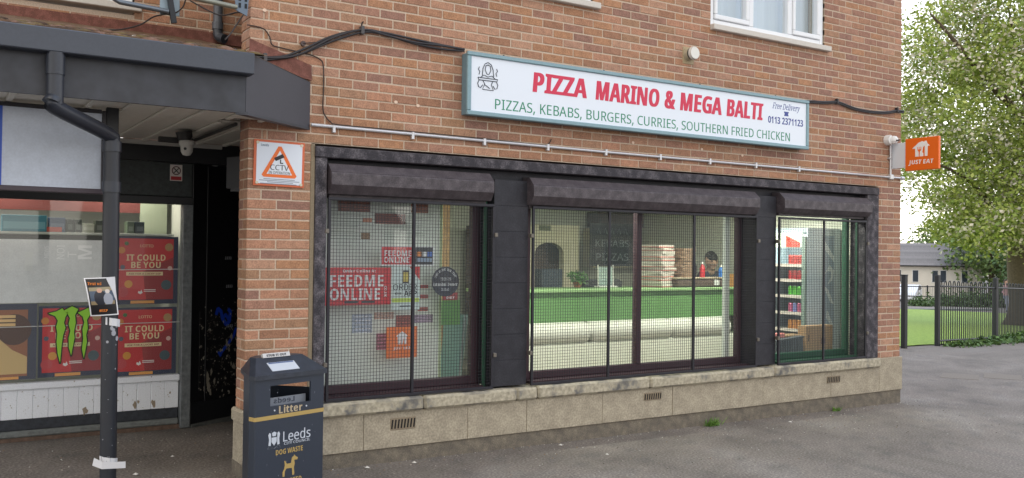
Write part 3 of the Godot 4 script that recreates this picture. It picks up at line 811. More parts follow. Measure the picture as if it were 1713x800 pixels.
	var path := [V(-0.74, 3.155, 0.1), V(-0.568, 3.148, 0.03), V(-0.364, 3.173, 0.025), V(-0.202, 3.235, 0.025), V(0.037, 3.372, 0.025), V(0.286, 3.468, 0.025), V(0.467, 3.469, 0.025), V(0.734, 3.442, 0.025), V(0.983, 3.435, 0.025), V(1.215, 3.435, 0.025)]
	for i in 3:
		var q := []
		for k in path.size(): q.append(path[k] + V(0, [0.0, 0.014, -0.012][i] + 0.008 * sin(k * 1.7 + i * 2.0), [0.008, 0.0, 0.003][i]))
		part(ca, "cable", tb(smoothpath(q, 6), 0.0095, 7), rubber)
	for q in [[0.286, 3.47], [-0.49, 3.155]]:
		part(ca, "clip", cbx(q[0] - 0.014, q[0] + 0.014, q[1] - 0.032, q[1] + 0.035, 0.003, 0.05, 0.004), M(C8(70, 68, 70), 0.5))
	part(ca, "hook", tb([V(0.286, 3.50, 0.01), V(0.286, 3.535, 0.03), V(0.296, 3.54, 0.035)], 0.006, 6), rubber)
	var cb := thing("cable_bundle", "black cable swagging from the right end of the white sign to the corner", "cable", V(6.4, 3.43, 0.02))
	for i in 2:
		var q := []
		for w in [[5.45, 3.405], [5.599, 3.417], [5.859, 3.433], [6.064, 3.455], [6.25, 3.43], [6.381, 3.412], [6.55, 3.404], [6.707, 3.404], [6.95, 3.42], [7.15, 3.455], [7.29, 3.458]]:
			q.append(V(w[0], w[1] + i * 0.016, 0.02 + i * 0.005))
		part(cb, "cable", tb(smoothpath(q, 5), 0.0105, 7), rubber)
	for q in [[6.06, 3.475], [7.16, 3.48]]: part(cb, "clip", cbx(q[0] - 0.012, q[0] + 0.012, q[1] - 0.03, q[1] + 0.03, 0.002, 0.042, 0.004), rubber)
	var thinp := [V(-0.62, 3.389, 0.012), V(-0.501, 3.378, 0.012), V(-0.45, 3.32, 0.012), V(-0.431, 3.266, 0.012), V(-0.362, 3.252, 0.012), V(-0.2, 3.235, 0.012), V(-0.126, 3.227, 0.012), V(-0.05, 3.2, 0.012), V(-0.025, 3.15, 0.012), V(-0.021, 2.971, 0.012), V(-0.024, 2.831, 0.012), V(-0.005, 2.77, 0.012), V(0.04, 2.725, 0.012), V(0.101, 2.708, 0.015), V(0.483, 2.706, 0.015), V(1.2, 2.702, 0.015), V(1.995, 2.69, 0.015), V(2.1, 2.70, 0.012), V(2.137, 2.749, 0.012)]
	single("cable", "thin brown cable dropping down the brickwork and along the conduit", "cable", tb(smoothpath(thinp, 4), 0.005, 6), M(C8(58, 44, 38), 0.6), V(0, 3, 0.012))
	var ey := thing("wall_eye", "small rusty eye bolt with a wire stub under the arching cable", "bolt", V(-0.19, 3.3, 0.01))
	part(ey, "boss", tb([V(-0.19, 3.307, 0.0), V(-0.19, 3.307, 0.02)], 0.02, 10), M(C8(86, 72, 70), 0.6, 0.4))
	part(ey, "wire", tb([V(-0.19, 3.307, 0.022), V(0.0, 3.345, 0.03)], 0.004, 6), M(C8(70, 60, 58), 0.6, 0.4))
	# round vent
	var v := thing("wall_vent", "round white flue vent cap on the upper brickwork", "vent", V(3.81, 3.72, 0.0))
	part(v, "collar", tb([V(3.80, 3.725, 0.0), V(3.80, 3.725, 0.05)], 0.062, 20), M(C8(176, 166, 142), 0.8))
	part(v, "grille", tb([V(3.80, 3.725, 0.05), V(3.80, 3.725, 0.075)], 0.058, 20), M(C8(60, 60, 58), 0.7))
	part(v, "cap", tb([V(3.80, 3.725, 0.075), V(3.80, 3.725, 0.095), V(3.80, 3.725, 0.105)], [0.066, 0.066, 0.058], 24), M(C8(222, 220, 214), 0.5))
	part(v, "mortar_patch", cbx(3.73, 3.88, 3.63, 3.80, -0.01, 0.004, 0.003), M(C8(186, 168, 136), 0.95, 0, "grain", 6.0))
	for q in [[0.6, 2.935], [0.8, 2.925], [3.1, 2.79], [4.0, 2.79], [4.58, 2.765], [-0.49, 3.52]]: # chips where fixings were pulled out
		var g := Geo.new()
		g.prism(PackedVector2Array(disc(0.017, 7, 0.8)), -0.002, 0.0045, Transform3D(Basis(), V(q[0], q[1], 0)))
		single("mortar_filling", "pale filler blob %s" % {0.6: "left of two between thin cable and sign", 0.8: "right of two between thin cable and sign", 3.1: "leftmost under the long white sign", 4.0: "in the middle under the long white sign", 4.58: "rightmost under the long white sign", -0.49: "by the building corner above the thin cable"}[q[0]], "filler", g, M(C8(222, 196, 176), 0.9), V(q[0], q[1], 0), "old fixing holes")
	# camera warning notice
	var n := thing("warning_notice", "square white camera warning notice with orange triangle on the brick pier", "sign", V(-0.36, 2.37, 0.006))
	var nb := Basis(Vector3.BACK, -0.012)
	var P := func(x, y, z) -> Vector3: return V(-0.361, 2.373, 0.004) + nb * V(x, y, z)
	var g1 := Geo.new()
	g1.cham(V(0.392, 0.345, 0.008), 0.002, Transform3D(nb, P.call(0, 0, 0.005)))
	part(n, "border", g1, M(C8(206, 104, 66), 0.5))
	var g2 := Geo.new()
	g2.cham(V(0.352, 0.312, 0.004), 0.001, Transform3D(nb, P.call(0, 0, 0.0095)))
	part(n, "plate", g2, M(C8(216, 222, 232), 0.4))
	var tri := [[-0.135, -0.09], [-0.12, -0.105], [0.12, -0.105], [0.135, -0.09], [0.012, 0.13], [-0.012, 0.13]]
	flat(n, "triangle", tri, P.call(0.0, 0, 0.0118), M(C8(232, 112, 42), 0.5), nb)
	flat(n, "triangle_field", [[-0.098, -0.082], [0.098, -0.082], [0, 0.098]], P.call(0, 0, 0.0135), M(C8(220, 226, 234), 0.4), nb)
	var blk := M(C8(26, 26, 32), 0.5)
	flat(n, "camera_mark", [[-0.045, 0.04], [-0.03, 0.018], [0.036, 0.05], [0.02, 0.075]], P.call(0, 0, 0.0152), blk, nb)
	flat(n, "camera_mark", [[0.002, 0.03], [0.01, 0.034], [0.01, 0.008], [0.026, 0.008], [0.026, 0.0], [0.002, 0.0]], P.call(0, 0, 0.0152), blk, nb)
	text(n, "CCTV", P.call(0.0, -0.03, 0.0155), 0.142, 0.04, blk, "regular", nb)
	text(n, "IN OPERATION", P.call(0.0, -0.069, 0.0155), 0.165, 0.02, blk, "regular", nb)
	text(n, "Leeds", P.call(-0.115, 0.133, 0.0125), 0.06, 0.018, M(C8(120, 132, 150), 0.5), "bold", nb)
	for i in 4: part(n, "small_print", _rot(nb, P.call(rng.randf_range(-0.01, 0.01), -0.119 - i * 0.0115, 0.0122), V([0.24, 0.31, 0.2, 0.28][i], 0.005, 0.001)), M(C8(128, 136, 148), 0.5))
	for q in [[-0.17, 0.15], [0.17, 0.15], [-0.17, -0.15], [0.17, -0.15]]: 
		var g := Geo.new()
		g.tube([P.call(q[0], q[1], 0.01), P.call(q[0], q[1], 0.017)], 0.011, 10); part(n, "screw_cap", g, M(C8(206, 200, 176), 0.5))
	# projecting square sign at right angles to the wall, with camera above its bracket
	var ps := thing("projecting_sign", "square orange projecting takeaway sign on a white bracket at the building corner", "sign", V(7.1, 2.78, 0.2))
	var sb := Basis(V(0, 0, 1), V(0, 1, 0), V(-1, 0, 0)) # local x runs out from the wall, local z faces along -X
	var S := func(x, y, z) -> Vector3: return V(7.09, 2.918, 0.0) + sb * V(x, y, z)
	var bo := func(x0, x1, y0, y1, z0, z1, b := 0.003) -> Geo:
		var g := Geo.new()
		g.cham(V(x1 - x0, y1 - y0, z1 - z0), b, Transform3D(sb, S.call((x0 + x1) / 2.0, (y0 + y1) / 2.0, (z0 + z1) / 2.0))); return g
	part(ps, "bracket", bo.call(0.0, 0.2, -0.147, 0.15, -0.012, 0.012), M(C8(214, 218, 224), 0.4))
	for y in [-0.12, -0.04, 0.035, 0.115]:
		part(ps, "bolt", bo.call(0.01, 0.022, y - 0.006, y + 0.006, 0.012, 0.016), M(C8(150, 152, 156), 0.4, 0.5))
	part(ps, "board", bo.call(0.197, 0.622, -0.188, 0.188, -0.02, 0.02, 0.006), M(C8(232, 104, 16), 0.4))
	var wht := M(C8(238, 236, 234), 0.4)
	# house mark with fork and knife cut out of it
	var hm := [[-0.076, 0.02], [-0.02, 0.085], [0.012, 0.1], [0.03, 0.088], [0.032, 0.1], [0.05, 0.1], [0.056, 0.07], [0.078, 0.04], [0.06, 0.038], [0.058, -0.075], [0.034, -0.075], [0.034, 0.045], [0.02, 0.03], [0.012, -0.03], [0.022, -0.04], [0.022, -0.075], [-0.01, -0.075], [-0.008, -0.02], [0.004, 0.0], [0.004, 0.036], [-0.003, 0.036], [-0.003, 0.006], [-0.01, 0.006], [-0.01, 0.036], [-0.016, 0.036], [-0.016, 0.006], [-0.023, 0.006], [-0.023, 0.036], [-0.03, 0.036], [-0.03, 0.0], [-0.02, -0.02], [-0.018, -0.075], [-0.048, -0.075], [-0.05, 0.02]]
	for q in hm: q[0] *= 1.45
	flat(ps, "house_mark", hm, S.call(0.4, 0.045, 0.0202), wht, sb)
	text(ps, "JUST EAT", S.call(0.4, -0.098, 0.021), 0.31, 0.062, wht, "bold", sb, 0.12)
	var cc := thing("security_camera", "white turret security camera on conduit above the orange sign bracket", "camera", V(7.0, 3.1, 0.05))
	var white := M(C8(226, 226, 226), 0.4)
	part(cc, "base", tb([V(7.0, 3.105, 0.0), V(7.0, 3.105, 0.05), V(7.0, 3.105, 0.062)], [0.062, 0.062, 0.05], 20), white)
	var g3 := Geo.new()
	g3.lathe([Vector2(0.001, -0.05), Vector2(0.03, -0.042), Vector2(0.047, -0.02), Vector2(0.05, 0.0), Vector2(0.047, 0.02), Vector2(0.03, 0.042), Vector2(0.001, 0.05)], 20, Transform3D(Basis(), V(7.03, 3.105, 0.075)))
	part(cc, "ball", g3, white)
	for q in [[-0.012, 0.0], [0.022, 0.003]]: part(cc, "lens", tb([V(7.035 + q[0], 3.098 + q[1], 0.10), V(7.032 + q[0], 3.096 + q[1], 0.127)], 0.0115, 10), M(C8(20, 20, 24), 0.2))

func _rot(b: Basis, ctr: Vector3, s: Vector3) -> Geo:
	var g := Geo.new()
	g.boxt(s, Transform3D(b, ctr)); return g

# ---------------------------------------------------------------- shutters and wire grilles
func shutters_grilles() -> void:
	var side := M(Color(1, 1, 1), 0.55, 0, "hood", 1.4, 0.05)
	var names := ["dark roller shutter hood over the leftmost window, behind the bin", "long dark roller shutter hood over the wide middle window", "dark roller shutter hood over the narrow window by the building corner"]
	var i := 0
	for s in [[0.03, 1.50, 2.40, 2.165], [1.91, 4.77, 2.39, 2.15], [5.15, 6.635, 2.40, 2.185]]:
		var t := thing("roller_shutter", names[i], "shutter", V((s[0] + s[1]) / 2, s[3], 0.02), 0.0, "shutter hoods over the shop windows")
		# hood profile: sloping top, upright front, tucked-in bottom
		var pr := [Vector2(-0.16, s[2] + 0.015), Vector2(0.0, s[2]), Vector2(0.075, s[2] - 0.068), Vector2(0.08, s[2] - 0.078), Vector2(0.08, s[2] - 0.165), Vector2(0.03, s[3]), Vector2(-0.16, s[3])]
		var f := Geo.new()
		for k in 6:
			if k == 1: continue
			f.quad(V(s[0], pr[k + 1].y, pr[k + 1].x), V(s[1], pr[k + 1].y, pr[k + 1].x), V(s[1], pr[k].y, pr[k].x), V(s[0], pr[k].y, pr[k].x))
		for x in [s[0] + 0.001, s[1] - 0.001]:
			for k in range(1, 6): f.tri(V(x, pr[0].y, pr[0].x), V(x, pr[k].y, pr[k].x), V(x, pr[k + 1].y, pr[k + 1].x))
		part(t, "hood", f, side)
		part(t, "hood_top", _slab([V(s[0], pr[2].y, pr[2].x), V(s[1], pr[2].y, pr[2].x), V(s[1], pr[1].y, pr[1].x), V(s[0], pr[1].y, pr[1].x)], 0.003), side)
		part(t, "bottom_rail", cbx(s[0] + 0.02, s[1] - 0.02, s[3] - 0.03, s[3] + 0.004, -0.07, -0.02, 0.004), side)
		i += 1
	var gn := ["black wire mesh security grille over the leftmost shop window", "wide black wire mesh security grille over the middle window", "narrow black wire mesh grille over the window beside the corner pier"]
	i = 0
	var steel := M(C8(44, 43, 50), 0.5, 0.3)
	for s in [[0.035, 1.555, 0.78, [0.78]], [1.95, 4.815, 2.0, [2.822, 3.905]], [5.145, 6.635, 5.88, [5.885]]]:
		var t := thing("security_grille", gn[i], "security grille", V(s[0], 0.54, 0.0), 0.0, "wire grilles over the shop windows")
		var y0 := 0.542
		var y1 := 2.14
		var w := 0.022
		part(t, "frame", cbx(s[0], s[1], y1 - w, y1, -0.012, 0.012, 0.002), steel); part(t, "frame", cbx(s[0], s[1], y0, y0 + w, -0.012, 0.012, 0.002), steel)
		part(t, "frame", cbx(s[0], s[0] + w, y0 + w, y1 - w, -0.012, 0.012, 0.002), steel); part(t, "frame", cbx(s[1] - w, s[1], y0 + w, y1 - w, -0.012, 0.012, 0.002), steel)
		for x in s[3]: part(t, "upright", cbx(x - 0.011, x + 0.011, y0 + w, y1 - w, -0.011, 0.013, 0.002), steel)
		for h in [[s[1] + 0.008, 1.87], [s[1] + 0.008, 0.83], [s[0] - 0.012, 1.87], [s[0] - 0.012, 0.83]]:
			part(t, "padlock_hasp", cbx(h[0] - 0.014, h[0] + 0.014, h[1] - 0.014, h[1] + 0.022, -0.02, 0.03, 0.004), M(C8(118, 112, 104), 0.4, 0.5))
		var g := Geo.new()
		var r := 0.0014
		var x: float = s[0] + w
		while x < s[1] - w:
			g.box(V(x - r, y0 + w, -r - 0.002), V(x + r, y1 - w, r - 0.002)); x += 0.0272
		var y := y0 + w
		while y < y1 - w:
			g.box(V(s[0] + w, y - r, -r + 0.001), V(s[1] - w, y + r, r + 0.001)); y += 0.0272
		var wm := part(t, "wire_mesh", g, M(C8(40, 39, 45), 0.5, 0.3))
		wm.set_meta("kind", "stuff")
		i += 1

# ---------------------------------------------------------------- notices stuck inside the glass
func window_posters() -> void:
	var red := M(C8(206, 36, 52), 0.45)
	var wh := M(C8(228, 232, 236), 0.45)
	var dk := M(C8(40, 42, 58), 0.5)
	var zb := -0.268
	var card := func(t: Node3D, called: String, x0, x1, y0, y1, m: Material, dz := 0.0): return part(t, called, bx(x0, x1, y0, y1, zb + dz - 0.001, zb + dz), m)
	var a := thing("window_poster", "large red online ordering poster at the left edge of the window", "poster", V(0.43, 1.43, zb), 0.0, "posters stuck in the left window")
	card.call(a, "sheet", 0.125, 0.705, 1.275, 1.585, red)
	text(a, "FEEDME", V(0.40, 1.475, zb + 0.001), 0.47, 0.095, wh); text(a, "ONLINE", V(0.385, 1.365, zb + 0.001), 0.44, 0.095, wh)
	text(a, "Order Online At", V(0.42, 1.557, zb + 0.001), 0.29, 0.025, wh); text(a, "CO.UK", V(0.655, 1.385, zb + 0.001), 0.09, 0.025, wh, "bold", Basis(Vector3.BACK, -PI / 2))
	for k in 2: card.call(a, "badge", 0.29 + k * 0.15, 0.41 + k * 0.15, 1.29, 1.308, dk, 0.001)
	var b := thing("window_poster", "smaller white edged red and navy online ordering poster in the window", "poster", V(0.86, 1.68, zb), 0.0, "posters stuck in the left window")
	card.call(b, "sheet", 0.605, 1.108, 1.60, 1.768, wh); card.call(b, "red_field", 0.617, 0.93, 1.61, 1.758, red, 0.001); card.call(b, "navy_field", 0.93, 1.098, 1.61, 1.758, dk, 0.001)
	text(b, "FEEDME", V(0.765, 1.705, zb + 0.0025), 0.25, 0.048, wh); text(b, "ONLINE", V(0.755, 1.65, zb + 0.0025), 0.235, 0.048, wh)
	card.call(b, "card_logo", 0.945, 0.985, 1.68, 1.72, M(C8(226, 140, 60), 0.5), 0.002); card.call(b, "card_logo", 1.0, 1.04, 1.68, 1.72, wh, 0.002); card.call(b, "card_logo", 1.045, 1.09, 1.68, 1.72, M(C8(70, 110, 190), 0.5), 0.002); card.call(b, "card_logo", 0.945, 1.09, 1.635, 1.665, M(C8(150, 170, 196), 0.5), 0.002)
	var c := thing("window_poster", "pale poster with a phone and the word order, red corner", "poster", V(0.84, 1.41, zb), 0.0, "posters stuck in the left window")
	card.call(c, "sheet", 0.71, 0.975, 1.225, 1.595, M(C8(206, 222, 222), 0.5))
	flat(c, "corner", [[0.875, 1.594], [0.974, 1.594], [0.974, 1.48]], V(0, 0, zb), red)
	card.call(c, "phone", 0.815, 0.873, 1.45, 1.56, dk, 0.001); card.call(c, "phone_screen", 0.82, 0.868, 1.465, 1.545, M(C8(206, 190, 92), 0.5), 0.002)
	text(c, "ORDER", V(0.838, 1.418, zb + 0.001), 0.225, 0.05, dk, "regular"); text(c, "APP", V(0.888, 1.365, zb + 0.001), 0.12, 0.045, dk); text(c, "WITH OUR", V(0.772, 1.365, zb + 0.001), 0.06, 0.018, dk)
	card.call(c, "lime_band", 0.715, 0.97, 1.29, 1.325, M(C8(196, 220, 92), 0.5), 0.001); card.call(c, "print_line", 0.79, 0.89, 1.252, 1.262, dk, 0.001)
	var d := thing("window_sticker", "square orange takeaway sticker low in the left window", "sticker", V(0.81, 0.95, zb), 0.0, "posters stuck in the left window")
	card.call(d, "sheet", 0.67, 0.958, 0.82, 1.083, M(C8(232, 118, 34), 0.5))
	flat(d, "house_mark", [[-0.055, 0.02], [0.0, 0.06], [0.055, 0.02], [0.042, 0.015], [0.04, -0.05], [0.02, -0.05], [0.016, 0.01], [0.005, -0.05], [-0.012, -0.05], [-0.008, 0.02], [-0.02, -0.05], [-0.038, -0.05], [-0.042, 0.015]], V(0.815, 0.985, zb), wh)
	text(d, "JUST EAT", V(0.815, 0.90, zb + 0.001), 0.16, 0.028, wh)
	var e := thing("window_sticker", "round navy kebab sticker in the right of the leftmost window", "sticker", V(1.225, 1.46, zb), 0.0, "posters stuck in the left window")
	flat(e, "disc", disc(0.135, 32, 0.97), V(1.225, 1.463, zb), M(C8(46, 48, 70), 0.4))
	text(e, "THIS IS", V(1.225, 1.485, zb + 0.002), 0.11, 0.025, wh, "serif"); text(e, "Istanbul Doner", V(1.225, 1.44, zb + 0.002), 0.24, 0.03, wh, "serif_bold"); text(e, "Kebab", V(1.225, 1.395, zb + 0.002), 0.08, 0.022, wh, "serif")
	var ring := "This is not just doner"
	for k in ring.length():
		var an := 2.75 - k * 0.112
		if ring[k] != " ": text(e, ring[k], V(1.225 + cos(an) * 0.108, 1.463 + sin(an) * 0.105, zb + 0.002), 0.014, 0.02, wh, "serif", Basis(Vector3.BACK, an - PI / 2))
	# white display board standing behind the glass, with menu sheets pinned on it
	var f := thing("display_board", "tall pale display board standing just inside the leftmost shop window", "board", V(0.66, 0.56, -0.4))
	part(f, "board", cbx(0.06, 1.255, 0.5, 2.30, -0.43, -0.41, 0.003), M(C8(230, 237, 230), 0.6, 0, "soft", 1.5))
	part(f, "edge_strip", cbx(1.24, 1.262, 0.5, 2.30, -0.425, -0.4, 0.003), M(C8(186, 204, 160), 0.6))
	var menus := [[0.28, 0.57, 2.05, 2.14, C8(120, 66, 50)], [0.61, 0.90, 1.955, 2.045, C8(104, 52, 44)], [0.49, 0.57, 1.82, 1.875, C8(130, 104, 78)], [0.5, 0.585, 1.965, 2.0, C8(190, 120, 96)], [0.95, 1.12, 2.06, 2.14, C8(126, 70, 52)], [0.42, 0.60, 1.03, 1.19, C8(168, 180, 200)], [0.64, 0.80, 0.88, 1.02, C8(160, 92, 112)], [0.62, 0.80, 1.14, 1.2, C8(186, 150, 136)], [0.82, 0.97, 1.055, 1.17, C8(128, 62, 54)], [1.0, 1.18, 1.10, 1.17, C8(140, 122, 146)], [1.05, 1.13, 1.31, 1.345, C8(150, 60, 62)], [1.05, 1.13, 1.40, 1.43, C8(150, 60, 62)], [1.03, 1.13, 1.20, 1.235, C8(146, 66, 60)], [0.1, 0.16, 1.05, 1.3, C8(96, 160, 74)], [0.09, 0.13, 1.9, 2.12, C8(52, 72, 70)]]
	for q in menus:
		var im := Image.create_empty(48, 24, false, Image.FORMAT_RGB8)
		for y in 24:
			for x in 48:
				var k := 1.0 + rng.randf_range(-0.2, 0.25)
				if y % 5 == 3 and x > 3 and x < 44 and rng.randf() < 0.7: k = 1.9
				im.set_pixel(x, y, Color(q[4].r * k, q[4].g * k, q[4].b * k))
		quadpart(f, "menu_sheet", V((q[0] + q[1]) / 2, (q[2] + q[3]) / 2, -0.408), q[1] - q[0], q[3] - q[2], img_mat(im))
	for i in 26: part(f, "price_line", bx(0.2 + (i % 2) * 0.5, 0.2 + (i % 2) * 0.5 + rng.randf_range(0.2, 0.42), 1.82 + (i / 2) * 0.021, 1.824 + (i / 2) * 0.021, -0.409, -0.4085), M(C8(150, 164, 150), 0.7))
	var h := thing("window_sticker", "green leaflet with red heading beneath the round navy sticker", "leaflet", V(1.27, 1.18, zb), 0.0, "posters stuck in the left window")
	card.call(h, "sheet", 1.19, 1.375, 1.085, 1.30, M(C8(86, 142, 62), 0.6)); card.call(h, "heading", 1.2, 1.35, 1.30, 1.365, M(C8(168, 60, 64), 0.6), 0.001)
	text(h, "ONLY", V(1.275, 1.322, zb + 0.0025), 0.08, 0.02, wh)

# ---------------------------------------------------------------- litter bin
func litter_bin() -> void:
	var t := thing("litter_bin", "navy blue council litter bin with gold band standing before the brick pier", "bin", V(-0.566, gy(-0.5, 0.6), 0.575), 0.308)
	var navy := M(C8(44, 52, 66), 0.42, 0, "soft", 3.0)
	var gold := M(C8(172, 146, 86), 0.5)
	var white := M(C8(190, 197, 208), 0.5)
	var W := 0.565
	var D := 0.40
	var ch := 0.07
	var plan := func(w: float, d: float, c: float) -> PackedVector2Array:
		return PackedVector2Array([Vector2(-w / 2 + 0.006, d / 2), Vector2(-w / 2, d / 2 - 0.006), Vector2(-w / 2, d / 2 - 0.065), Vector2(-w / 2 + c * 2.6, -d / 2), Vector2(w / 2 - c * 2.6, -d / 2), Vector2(w / 2, d / 2 - 0.065), Vector2(w / 2, d / 2 - 0.006), Vector2(w / 2 - 0.006, d / 2)])
	var up := Basis(V(1, 0, 0), V(0, 0, 1), V(0, 1, 0)) # plan (x, z) raised along y
	var b := Geo.new()
	b.prism(plan.call(W - 0.03, D - 0.03, ch), 0.0, 0.05, Transform3D(up, Vector3.ZERO)); part(t, "base", b, M(C8(30, 34, 42), 0.6))
	# body walls as a ring, with a slot through front and back
	var y0 := 0.05
	var y1 := 0.85
	var s0 := 0.665
	var s1 := 0.80
	var sx := 0.165
	var body := Geo.new()
	var p: PackedVector2Array = plan.call(W, D, ch)
	for i in 8:
		var a := p[i]
		var c := p[(i + 1) % 8]
		var front := absf(a.y - c.y) < 0.001 and absf(a.x - c.x) > 0.1
		var q := func(u: Vector2, w: Vector2, ya: float, yb: float):
			var inw := Vector2(-u.x, -u.y).normalized() * 0.0
			body.quad(V(u.x, ya, u.y), V(w.x, ya, w.y), V(w.x, yb, w.y), V(u.x, yb, u.y))
			var ui := u * 0.965
			var wi := w * 0.965
			body.quad(V(wi.x, ya, wi.y), V(ui.x, ya, ui.y), V(ui.x, yb, ui.y), V(wi.x, yb, wi.y))
		if front:
			var sgn: float = sign(c.x - a.x)
			var hx: float = sx if a.y > 0 else 0.07
			var l := Vector2(-sgn * hx, a.y)
			var r := Vector2(sgn * hx, a.y)
			q.call(a, c, y0, s0); q.call(a, c, s1, y1); q.call(a, l, s0, s1); q.call(r, c, s0, s1)
			for yy in [s0, s1]: body.quad(V(-hx, yy, a.y * 0.965), V(hx, yy, a.y * 0.965), V(hx, yy, a.y), V(-hx, yy, a.y))
			for xx in [-hx, hx]: body.quad(V(xx, s0, a.y * 0.965), V(xx, s0, a.y), V(xx, s1, a.y), V(xx, s1, a.y * 0.965))
		elif i == 4: # open at slot height on the wall side
			q.call(a, c, y0, 0.74); q.call(a, c, s1, y1); q.call(a, a.lerp(c, 0.1), 0.74, s1); q.call(a.lerp(c, 0.9), c, 0.74, s1)
		else: q.call(a, c, y0, y1)
	part(t, "body", body, navy)
	# hipped lid with a rim
	var lid := Geo.new()
	lid.prism(plan.call(W + 0.03, D + 0.03, ch), 0.845, 0.875, Transform3D(up, Vector3.ZERO))
	var lo: PackedVector2Array = plan.call(W + 0.024, D + 0.024, ch)
	var hi := PackedVector2Array([Vector2(-0.19, 0.068), Vector2(-0.19, 0.066), Vector2(-0.19, 0.0), Vector2(-0.1, -0.068), Vector2(0.1, -0.068), Vector2(0.19, 0.0), Vector2(0.19, 0.066), Vector2(0.19, 0.068)])
	for i in 8:
		var k := (i + 1) % 8
		lid.quad(V(lo[k].x, 0.875, lo[k].y), V(lo[i].x, 0.875, lo[i].y), V(hi[i].x, 0.975, hi[i].y), V(hi[k].x, 0.975, hi[k].y))
		lid.tri(V(0, 0.977, 0), V(hi[k].x, 0.975, hi[k].y), V(hi[i].x, 0.975, hi[i].y))
	part(t, "lid", lid, M(C8(52, 58, 70), 0.42, 0, "blotch", 2.0))
	var z := D / 2
	# gold band round the front and the chamfered corners
	var band := Geo.new()
	var e: PackedVector2Array = plan.call(W + 0.004, D + 0.004, ch)
	for i in [[2, 1], [1, 0], [0, 7], [7, 6]]:
		var a := e[i[0]]
		var c := e[i[1]]
		band.quad(V(a.x, 0.578, a.y), V(c.x, 0.578, c.y), V(c.x, 0.605, c.y), V(a.x, 0.605, a.y))
	part(t, "gold_band", band, gold)
	part(t, "slot_sticker", bx(-0.158, 0.158, 0.64, 0.712, z - 0.05, z - 0.046), M(C8(118, 124, 134), 0.4))
	text(t, "Leeds", V(-0.02, 0.69, z - 0.0455), 0.17, 0.036, M(C8(52, 58, 72), 0.5), "bold", Basis(V(-1, 0, 0), V(0, 1, 0), V(0, 0, 1)))
	text(t, "Litter", V(0.0, 0.636, z + 0.001), 0.19, 0.052, M(C8(176, 160, 132), 0.5))
	for x in [-0.13, 0.13]: part(t, "dot", tb([V(x, 0.635, z), V(x, 0.635, z + 0.002)], 0.006, 8), white)
	text(t, "Leeds", V(0.055, 0.452, z + 0.001), 0.225, 0.072, white, "regular"); text(t, "CITY COUNCIL", V(0.058, 0.403, z + 0.001), 0.215, 0.017, white, "regular")
	text(t, "DOG WASTE", V(-0.005, 0.352, z + 0.001), 0.22, 0.034, gold); text(t, "ACCEPTED", V(-0.005, 0.148, z + 0.001), 0.205, 0.034, gold)
	# crest: owls either side of a shield on a base
	var cx := -0.13
	flat(t, "crest", [[-0.045, -0.045], [-0.02, -0.05], [0, -0.062], [0.02, -0.05], [0.045, -0.045], [0.05, -0.06], [-0.05, -0.06]], V(cx, 0.445, z), white)
	flat(t, "crest", [[-0.02, 0.012], [0.02, 0.012], [0.02, -0.018], [0, -0.042], [-0.02, -0.018]], V(cx, 0.445, z), white)
	for sg in [-1, 1]: flat(t, "crest", [[sg * 0.026, -0.04], [sg * 0.044, -0.038], [sg * 0.04, 0.0], [sg * 0.046, 0.03], [sg * 0.038, 0.046], [sg * 0.026, 0.04], [sg * 0.024, 0.0]], V(cx, 0.445, z), white)
	flat(t, "crest", [[-0.012, 0.02], [0.012, 0.02], [0.018, 0.042], [0, 0.05], [-0.018, 0.042]], V(cx, 0.445, z), white)
	# terrier
	flat(t, "dog_mark", [[-0.062, -0.07], [-0.048, -0.07], [-0.045, -0.035], [-0.032, -0.018], [0.012, -0.022], [0.016, -0.07], [0.03, -0.07], [0.032, -0.06], [0.028, -0.02], [0.035, 0.005], [0.03, 0.03], [0.055, 0.028], [0.06, 0.042], [0.042, 0.052], [0.03, 0.066], [0.026, 0.056], [0.012, 0.05], [0.004, 0.012], [-0.03, 0.012], [-0.044, 0.035], [-0.05, 0.034], [-0.046, 0.004], [-0.052, -0.02], [-0.064, -0.04]], V(0.005, 0.252, z), gold)
	for i in 40: # scuffs in the paint
		var g := Geo.new()
		g.boxt(V(rng.randf_range(0.001, 0.003), rng.randf_range(0.002, 0.02), 0.0006), Transform3D(Basis(Vector3.BACK, rng.randf_range(-0.6, 0.6)), V(rng.randf_range(-0.21, 0.21), rng.randf_range(0.08, 0.84), z + 0.0004)))
		if i < 24: part(t, "scuff", g, M(C8(120, 126, 138), 0.6))
	# notice stickers on the lid
	var sl := Basis(Vector3.RIGHT, -0.964)
	var nt := Geo.new()
	nt.boxt(V(0.22, 0.085, 0.003), Transform3D(sl, V(-0.03, 0.918, 0.1525)))
	part(t, "lid_sticker", nt, white)
	var ln := Geo.new()
	ln.boxt(V(0.2, 0.012, 0.001), Transform3D(sl, V(-0.03, 0.939, 0.125)))
	part(t, "lid_sticker", ln, M(C8(88, 104, 140), 0.5))
	var as_ := Geo.new()
	as_.boxt(V(0.22, 0.03, 0.02), Transform3D(Basis(Vector3.RIGHT, -0.4), V(-0.03, 0.983, 0.065)))
	part(t, "stub_plate", as_, M(C8(186, 182, 178), 0.4, 0.3))
	text(t, "STUB IT OUT", V(-0.03, 0.9865, 0.0765), 0.16, 0.016, M(C8(70, 70, 76), 0.5), "bold", Basis(Vector3.RIGHT, -0.4))

